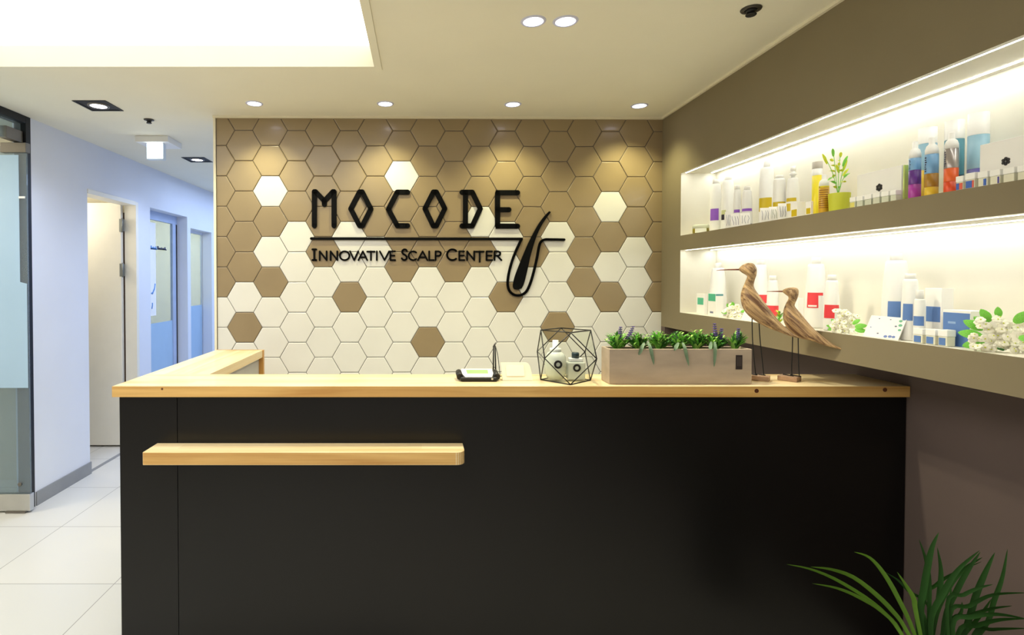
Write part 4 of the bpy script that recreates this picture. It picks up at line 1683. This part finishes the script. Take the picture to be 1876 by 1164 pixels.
for (x0, y0, x1, y1) in ((632, 200, 625, 95), (645, 260, 600, 240), (650, 330, 560, 325), (650, 400, 575, 395), (655, 470, 590, 520), (722, 210, 722, 140), (715, 260, 745, 250), (700, 320, 750, 290), (760, 330, 800, 190), (745, 400, 850, 240), (770, 460, 870, 350), (770, 480, 870, 420), (730, 540, 830, 540), (680, 560, 620, 530), (680, 620, 640, 600), (700, 620, 760, 590), (560, 300, 495, 160), (660, 440, 620, 480), (690, 380, 730, 400), (720, 420, 690, 300)):
    a_, c_ = fp(x0, y0), fp(x1, y1)
    a_.x += rl.uniform(-.004, .004)
    c_.x += rl.uniform(-.012, .006)
    c_.y += rl.uniform(-.008, .008)
    b = B()
    m_ = (a_ + c_) / 2 + Vector((0, 0, .003))
    b.blade([a_, m_, c_], .0095, M_leafY if rl.random() < .8 else M_leafA, fold=.1, side=(.75, -.65, .1), n=6)
    b.obj('leaf', t)
# row of small clear jars and white carton with emblem
M_embl = C('charcoal_emblem', (44, 44, 48), .5)


def jarlet(px0, px1, pyt, X, z, label, patches=(), group='small square jars on the upper shelf', body=None):
    yf, yn = onX(px0 + .5, 450, X).y, onX(px0 + (px1 - px0) * .88, 450, X).y
    h = onX(px0, pyt, X).z - z
    L = (yf - yn) / 2
    t = thing('small_jar', label, 'jar', (X, (yf + yn) / 2, z + .0006), 0, group)
    b = B()
    b.box((0.0008, -L * .95, 0), (L * 1.8, L * .95, h * .58), body or M_jar, .0015)
    b.obj('body', t)
    b = B()
    b.box((0, -L, h * .585), (L * 1.9, L, h), M_cap, .0015)
    b.obj('lid', t)
    for (u0, u1, pm, pl) in patches:
        b = B()
        b.box((-.0004, L - u1 * 2 * L, h * .06), (.0009, L - u0 * 2 * L, h * .5), pm)
        b.obj('label_patch', t, pl)
    return t


ordn = ['next to the lime plant', 'second from the lime plant', 'third from the lime plant', 'fourth from the lime plant', 'fifth from the lime plant', 'farthest from the lime plant']
yj = [C('pale_yellow_patch', (214, 206, 110), .4)]
for k, (a_, c_, yt) in enumerate(((1554.5, 1567, 363), (1567, 1580.5, 361.5), (1581.5, 1596, 358.5), (1596.5, 1611.5, 355), (1612, 1628, 353), (1628.5, 1641, 350.5))):
    jarlet(a_, c_, yt, 1.517, ZU, f'small clear square jar with white lid, {ordn[k]}', [(.15, .85, yj[0], 'pale yellow label')] if k == 0 else ())


def emblem_carton(px0, px1, pyt0, pyt1, X, z, epx, label, er):
    """wide white carton lying parallel to the niche, front facing the room (-x)"""
    A_, C_ = onX(px0, 350, X), onX(px1, 350, X)
    h = onX(px0, pyt0, X).z - z
    t = thing('gift_carton', label, 'carton', (X, (A_.y + C_.y) / 2, z + .0006))
    L = abs(A_.y - C_.y)
    b = B()
    b.box((0, -L / 2, 0), (.028, L / 2, h), M_paper, .001)
    b.obj('box', t)
    e = onX(*epx, X)
    ey, ez = e.y - t.location.y, e.z - z
    b = B()
    for k in range(6):
        an = PI / 6 + k * PI / 3
        q = Vector((-.0012, ey + er * .62 * math.cos(an), ez + er * .62 * math.sin(an)))
        pts = [q + Vector((0, er * .42 * math.cos(an + PI * 2 * j / 8), er * .42 * math.sin(an + PI * 2 * j / 8))) for j in range(8)]
        b.prism(pts, (.0012, 0, 0), M_embl)
    pts = [Vector((-.0012, ey + er * .4 * math.cos(PI * 2 * j / 10), ez + er * .4 * math.sin(PI * 2 * j / 10))) for j in range(10)]
    b.prism(pts, (.0012, 0, 0), C('mid_grey_emblem', (96, 96, 98), .5))
    b.obj('emblem', t, 'dark flower-like emblem')
    return t


emblem_carton(1570, 1651, 322, 302, 1.565, ZU, (1611, 344), 'flat white carton with a dark emblem behind six small jars in the upper niche', .013)
carton(1652.5, 1655, 1663, 303, ZU, 1.545, 'narrow lime green carton beside the white emblem carton', m=lime)
stackbottle(1675.5, 1.548, ZU, 260, 24, [(.26, mag, ''), (.505, pur, ''), (.71, lb, '')], 'spray bottle in blue, purple and magenta, leftmost of three')
stackbottle(1706, 1.545, ZU, 252, 27, [(.16, ygo, ''), (.385, brg, ''), (.71, lb, '')], 'spray bottle in blue, bronze and yellow, middle of three')
stackbottle(1742, 1.543, ZU, 243, 28, [(.19, ord_, ''), (.41, ora, ''), (.73, sil, '')], 'spray bottle in silver and orange, rightmost of three')


def tube_bottle(px, X, pyt, wpx, fr, label):
    t = stackbottle(px, X, ZU, pyt, wpx, fr, label, 'squeeze_tube', flat=False, nozzle=False, cat='tube')
    return t


tube_bottle(1698, 1.625, 235, 36, [(.42, ygo, ''), (.78, lbl, ''), (1.0, M_cap, 'cap')], 'white capped tube in pale blue and yellow behind the bronze spray bottle')
tube_bottle(1747, 1.625, 222, 38, [(.28, nav, ''), (.75, tea, ''), (1.0, M_cap, 'cap')], 'white capped teal and navy tube behind the orange spray bottle')
tube_bottle(1791, 1.610, 208, 42, [(.30, vio, ''), (.72, lbl, ''), (1.0, M_cap, 'cap')], 'tallest white capped tube in pale blue and violet')
emblem_carton(1794, 1905, 267, 236, 1.545, ZU, (1843, 296), 'white carton with a dark emblem at the right end of the upper niche', .011)
ord2 = ['leftmost of its row, blue and red label', 'second of its row, wide blue label', 'third of its row, thin blue mark at right', 'fourth of its row, violet mark at right edge', 'fifth of its row, plain, below the emblem', 'sixth of its row, at the picture edge']
pr = C('red_patch', (224, 100, 80), .4)
pb = C('strong_blue_patch', (66, 104, 190), .4)
for k, (a_, c_, yt, pt) in enumerate(((1748, 1764, 325, [(.1, .5, pb, 'blue label'), (.52, .92, pr, 'red label')]), (1765, 1785.5, 319.5, [(.12, .75, pb, 'blue label'), (.77, .92, pr, 'red label')]), (1788, 1809, 317, [(.62, .88, pb, 'blue label')]), (1810, 1832, 314, [(.78, .92, vio, 'violet label')]), (1834, 1858, 310, []), (1860, 1884, 306, []))):
    jarlet(a_, c_, yt, 1.510, ZU, f'small white lidded jar, {ord2[k]}', pt, 'small square jars at the right end of the upper shelf', C('milky_body', (228, 226, 206), .4))

# --- lower niche
def floorX(px, py):
    return onZ(px, py, ZL)


def inX(px, py, lo=1.512, hi=1.66):
    return min(hi, max(lo, floorX(px, py).x))


bottle(1315.5, 1.60, ZL, 482, 23, 33, 12, .10, 'tall white bottle at the left end of the lower niche')
carton(1277, 1291, 1297, 539, ZL, 1.545, 'white carton with a mint square at the far left of the lower niche', [(.14, .46, .9, .8, green, 'mint square')])
carton(1298, 1312, 1326, 538.5, ZL, 1.522, 'white carton with mint square and teal stripe in front of the tall left bottle', [(.06, .66, .98, .99, green, 'mint square'), (.3, .12, .7, .2, inkg)], near=[(.02, .9, .98, .985, teal2, 'teal stripe')])
bottle(1394, 1.62, ZL, 477, 21, 30, 14, .08, 'tall white bottle with red label behind the taller wooden bird', bands=[(.28, .42, -70, 65, red, 'red label')])
bottle(1416, 1.575, ZL, 505.5, 18, 23, 13, .10, 'shorter white bottle with red label between the two wooden birds', bands=[(.12, .36, -75, 72, red, 'red label')])
carton(1453, 1464, 1474, 547, ZL, 1.60, 'white carton with red square behind the shorter wooden bird', [(.05, .1, .95, .5, red, 'red square')])
bottle(1495, 1.575, ZL, 472, 31, 42, 17, .095, 'tall white bottle with red flag label right of the birds', bands=[(.285, .50, -48, 14, red, 'red label'), (.46, .50, 14, 42, red, 'red label corner'), (.30, .325, -40, 6, M_paper)])
bottle(1524.5, 1.560, ZL, 504, 22, 31, 17, .10, 'shorter white bottle with red flag label behind white flowers', bands=[(.22, .46, -62, 20, red, 'red label'), (.40, .46, 20, 62, red, 'red label corner')])
bottle(1642, 1.585, ZL, 464, 41, 55, 24, .09, 'tallest white bottle with blue label in the lower niche', bands=[(.235, .43, -32, 20, blue, 'blue label')])
bottle(1668, 1.555, ZL, 502, 28, 34, 21, .08, 'medium white bottle with blue label right of the tallest', bands=[(.30, .55, -50, 18, blue, 'blue label')])
bottle(1685.5, 1.537, ZL, 532, 21, 23, 15, .17, 'small white bottle with blue label left of the white carton', bands=[(.32, .50, -70, 45, blue, 'blue label')])
carton(1696, 1727, 1749, 529, ZL, 1.575, 'tall white carton with a blue square between small bottle and blue box', [(.1, .38, .93, .66, blue, 'blue square')])
carton(1730, 1781, 1815, 571, ZL, 1.553, 'low blue fronted box with white rim right of the white carton', [(.01, .0, .97, .93, blue, 'blue front'), (.2, .62, .48, .68, C('pale_blue_print', (150, 178, 220), .5))])
ord3 = ['left one of three before the white carton', 'middle one of three before the white carton', 'right one of three, in front of the blue box']
for k, (a_, c_) in enumerate(((1674, 1695), (1697, 1718), (1720, 1740))):
    jarlet(a_, c_, 602 + k, 1.514, ZL, f'small blue labelled jar, {ord3[k]}', [(.14, .82, blue, 'blue label')], 'small jars with blue labels', C('milky_body', (228, 226, 206)))


def leaning_card(q, X, label, dots, name='printed_card'):
    a, b_, c_, d_ = [onX(x, y, X) for x, y in q]      # bottom-left, bottom-right, top-right, top-left
    Pm = (a + b_) / 2
    t = thing(name, label, 'card', (X, Pm.y, ZL + .001))
    h = (d_.z + c_.z) / 2 - ZL
    w = abs(a.y - b_.y)
    b = B()
    b.prism([(0, w / 2, 0), (0, -w / 2, 0), (h * .35, -w / 2 - .004, h), (h * .35, w / 2 - .004, h)], (.002, 0, 0), M_paper)
    b.obj('card', t)
    b = B()
    for u, v, r_, m in dots:
        y = w / 2 - u * w
        pts = [Vector((h * .35 * (v + r_ * 1.2 * math.sin(2 * PI * j / 8)) - .0012, y + r_ * w * math.cos(2 * PI * j / 8), h * (v + r_ * 1.2 * math.sin(2 * PI * j / 8)))) for j in range(8)]
        b.prism(pts, (.001, 0, 0), m)
    b.obj('print', t, 'small coloured print')
    return t


gp, bp_ = C('green_print', (110, 180, 150), .5), C('soft_blue_print', (110, 130, 190), .5)
leaning_card([(1581, 617), (1645, 621), (1648, 582), (1590, 581)], 1.512, 'printed white card leaning before the tallest bottle with blue label', [(.9, .85, .045, gp), (.93, .66, .05, gp), (.82, .6, .03, inkg), (.95, .45, .04, gp), (.64, .1, .05, bp_), (.76, .12, .05, bp_), (.86, .12, .045, bp_), (.14, .45, .02, bp_), (.4, .2, .025, inkg), (.3, .88, .02, inkg), (.62, .88, .02, inkg)])
leaning_card([(1357, 588), (1398, 594), (1398, 574), (1364, 571)], 1.512, 'white card with red mark lying below the taller bird', [(.35, .6, .06, red)])

# flower bunches
bl_b = B()
for k in range(6):
    an = 2 * PI * k / 6
    d_ = Vector((math.cos(an), math.sin(an), .15))
    bl_b.ball(d_ * .55 + Vector((0, 0, .05 * (k % 2))), .5, M_petal, (1, 1, .5), 8, 5)
bl_b.ball((0, 0, .18), .34, M_petal, u=6, v=4)
bl_b.ball((0, 0, .42), .2, M_leafY, u=6, v=4)
bl_me = bl_b.obj('blossom')
mesh_blossom = bl_me.data
bpy.data.objects.remove(bl_me)
lf_b = B()
lf_b.blade([(0, 0, 0), (0, .5, .12), (0, 1, 0)], .55, M_leafA, side=(1, 0, 0), fold=.15, n=8)
o_ = lf_b.obj('leaf')
mesh_leaf = o_.data
bpy.data.objects.remove(o_)


def bunch(box, X, label, n, leaves, rs, seed, extra=()):
    """box in pixels: x0,y0,x1,y1 of the flower head"""
    x0, y0, x1, y1 = box
    r_ = random.Random(seed)
    P = onX((x0 + x1) / 2, (y0 + y1) / 2, X)
    t = thing('flower_bunch', label, 'flowers', (X, P.y, ZL + .001))
    s = P.y / F
    b = B()
    b.tube([(.004, 0, .006), (.01, (x1 - x0) * .3 * s, .012)], .003, M_leafB, 6)
    b.obj('stem', t)
    W, H = (x1 - x0) * s / 2, (onY((x0 + x1) / 2, y0, P.y).z - ZL)
    R_ = rs * s
    for k in range(n):
        u, v = r_.uniform(-1, 1), r_.uniform(0, 1)
        while abs(u) > math.sqrt(max(0, 1 - (v - .35) ** 2 * 1.6)):
            u, v = r_.uniform(-1, 1), r_.uniform(0, 1)
        dep = r_.uniform(-.010, .016)
        o = bpy.data.objects.new('blossom', mesh_blossom)
        COL.objects.link(o)
        o.parent = t
        o.location = (u * W * .7 + dep, u * -W * .4 + dep, max(R_ * .5, v * H * .9))
        o.scale = (R_ * r_.uniform(.7, 1.0),) * 3
        o.rotation_euler = (r_.uniform(.6, 1.7), r_.uniform(-.4, .4), r_.uniform(-1.2, .3))
    for (lx, ly, L, an) in leaves:
        c_ = onX(lx, ly, X) - Vector((X, P.y, ZL + .001))
        o = bpy.data.objects.new('leaf', mesh_leaf)
        COL.objects.link(o)
        o.parent = t
        v_ = Vector((X, P.y, 0)).normalized()
        rt, nm = Vector((v_.y, -v_.x, 0)), (-v_ + Vector((0, 0, r_.uniform(.1, .7)))).normalized()
        dr = (rt * math.cos(math.radians(an)) + Vector((0, 0, 1)) * math.sin(math.radians(an)) - v_ * r_.uniform(0, .3)).normalized()
        xx = dr.cross(nm).normalized()
        o.matrix_basis = Matrix.LocRotScale(Vector((c_.x, c_.y, max(.010, c_.z))), Matrix((xx, dr, xx.cross(dr))).transposed().to_quaternion(), Vector((L * s,) * 3))
    return t


bunch((1326, 558, 1361, 583), 1.535, 'small white and lime flower bunch left of the taller bird in the lower niche', 22, [(1336, 566, 11, 110), (1332, 574, 10, 170), (1340, 562, 9, 70), (1357, 572, 9, 20), (1345, 560, 8, 120)], 5.0, 11)
bunch((1524, 562, 1572, 609), 1.530, 'white flower bunch with green leaves beside the red labelled bottles', 44, [(1528, 601, 13, 160), (1530, 606, 12, 190), (1566, 599, 18, 12), (1566, 604, 17, -8), (1562, 594, 14, 40), (1532, 594, 12, 130)], 6.0, 12)
bunch((1786, 572, 1886, 642), 1.545, 'large white flower bunch with broad leaves at the right end of the lower niche', 70, [(1802, 604, 32, 150), (1800, 616, 34, 172), (1804, 628, 32, 196), (1814, 590, 28, 118), (1808, 598, 26, 135), (1858, 592, 30, 50), (1866, 618, 28, -10), (1830, 582, 20, 95)], 8.0, 13)
# green sprig between the birds
X = 1.53
P = onX(1428, 570, X)
t = thing('leaf_sprig', 'bright green leaf sprig between the two wooden birds in the lower niche', 'plant', (X, P.y, ZL + .001))
s = P.y / F
b = B()
b.tube([(0, 0, 0), (0.002, 0, 22 * s)], .0013, M_leafA, 6)
b.obj('stem', t)
r_ = random.Random(5)
for k in range(16):
    an = r_.uniform(0, 2 * PI)
    z_ = r_.uniform(2, 20) * s
    b = B()
    L = 9 * s
    b.blade([(0, 0, z_), (math.cos(an) * L * .5, math.sin(an) * L * .5, z_ + L * .5), (math.cos(an) * L * .9, math.sin(an) * L * .9, z_ + L * .75)], .009, r_.choice([M_leafA, M_leafA, M_leafY]), fold=.15, n=6)
    b.obj('leaf', t)

# ------------------------------------------------------------------ floor plant, bottom right
YPL = 1.42
fc = lambda x, y, Y: onY(1400 + x / 3.941, 900 + y / 3.941, Y)
root = fc(1250, 1150, YPL)
zpot = 0.36
t = thing('potted_grass_plant', 'tall potted plant with long arching blade leaves at the lower right corner', 'potted plant', (root.x, YPL, 0.0))
b = B()
b.lathe([(.09, .001), (.095, .01), (.112, zpot - .02), (.115, zpot), (.10, zpot), (.098, zpot - .04)], C('dark_stone_pot', (62, 60, 58), .6), 32, cap=False)
b.lathe([(0, .001), (.09, .001)], C('dark_stone_pot', (62, 60, 58)), 32, cap=False)
b.obj('pot', t)
b = B()
b.lathe([(0, zpot - .03), (.0985, zpot - .03)], M_soil, 28, cap=False)
b.obj('soil', t)
LV = [
    ([(1000, 1040), (880, 890), (720, 760), (500, 630), (320, 560), (163, 530)], 28, 1, -.06), ([(1040, 1030), (930, 870), (800, 740), (640, 620), (480, 565), (335, 548)], 36, 1, -.08), ([(990, 1035), (850, 870), (680, 765), (520, 700), (347, 668)], 28, 1, -.10),
    ([(1085, 1035), (960, 760), (860, 590), (760, 480), (650, 440)], 34, 1, -.02), ([(1200, 880), (1040, 720), (960, 640), (870, 585)], 22, 0, .03), ([(1100, 900), (1080, 780), (1030, 690), (960, 585)], 34, 1, -.02),
    ([(1130, 900), (1150, 720), (1185, 520), (1215, 400), (1260, 300)], 46, 0, 0), ([(1190, 900), (1190, 640), (1165, 490), (1118, 350)], 30, 0, .02), ([(1240, 900), (1270, 700), (1275, 560), (1250, 408)], 38, 0, .04),
    ([(1200, 980), (1290, 740), (1400, 570), (1555, 430)], 40, 0, -.02), ([(1230, 950), (1330, 700), (1450, 560), (1575, 480)], 34, 0, .02), ([(1300, 950), (1400, 700), (1480, 560), (1560, 440)], 38, 0, .0), ([(1150, 800), (1240, 680), (1360, 600), (1570, 510)], 26, 0, .05),
    ([(1440, 1030), (1530, 750), (1600, 580), (1665, 445)], 44, 0, .03), ([(1580, 1000), (1660, 790), (1720, 620), (1757, 420)], 34, 0, .05), ([(1320, 830), (1440, 750), (1550, 700), (1650, 675)], 28, 0, -.04),
    ([(1340, 900), (1480, 830), (1650, 750), (1900, 735)], 30, 0, -.03), ([(1340, 960), (1480, 900), (1640, 850), (1790, 830)], 28, 0, .0), ([(1360, 980), (1500, 910), (1680, 890), (1900, 925)], 34, 0, -.06), ([(1400, 1030), (1540, 970), (1700, 930), (1900, 922)], 34, 0, -.02),
    ([(1330, 1000), (1420, 880), (1428, 800)], 26, 0, .02), ([(1520, 1030), (1650, 1000), (1900, 992)], 30, 0, .0), ([(1160, 980), (1140, 860), (1180, 760)], 30, 0, .03), ([(1300, 1000), (1340, 820), (1350, 690)], 28, 0, .05), ([(1110, 1000), (1095, 860), (1060, 720)], 30, 0, .02), ([(1440, 1040), (1560, 900), (1640, 780)], 28, 0, .06),
]
for pts, wpx, br, dy in LV:
    n = len(pts)
    base = fc(1250 + (pts[0][0] - 1250) * .42, 1150, YPL)
    base.z = zpot - .03 + .001
    base.y = YPL + max(-.08, min(.08, dy))
    P_ = [base] + [fc(x, y, YPL + dy * (.3 + .7 * i / (n - 1))) for i, (x, y) in enumerate(pts)]
    b = B()
    b.blade(P_, .88 * wpx / 3.941 * YPL / F, M_grassL if br else M_grass, facing=(.6, .75, -.3), fold=.12, shape='leaf', n=20)
    part(b, 'blade_leaf', t)

# ------------------------------------------------------------------ world
w = bpy.data.worlds.new('world')
S.world = w
w.use_nodes = True
bg = w.node_tree.nodes['Background']
bg.inputs['Color'].default_value = (*lin((255, 246, 232)), 1)
bg.inputs['Strength'].default_value = 0.36
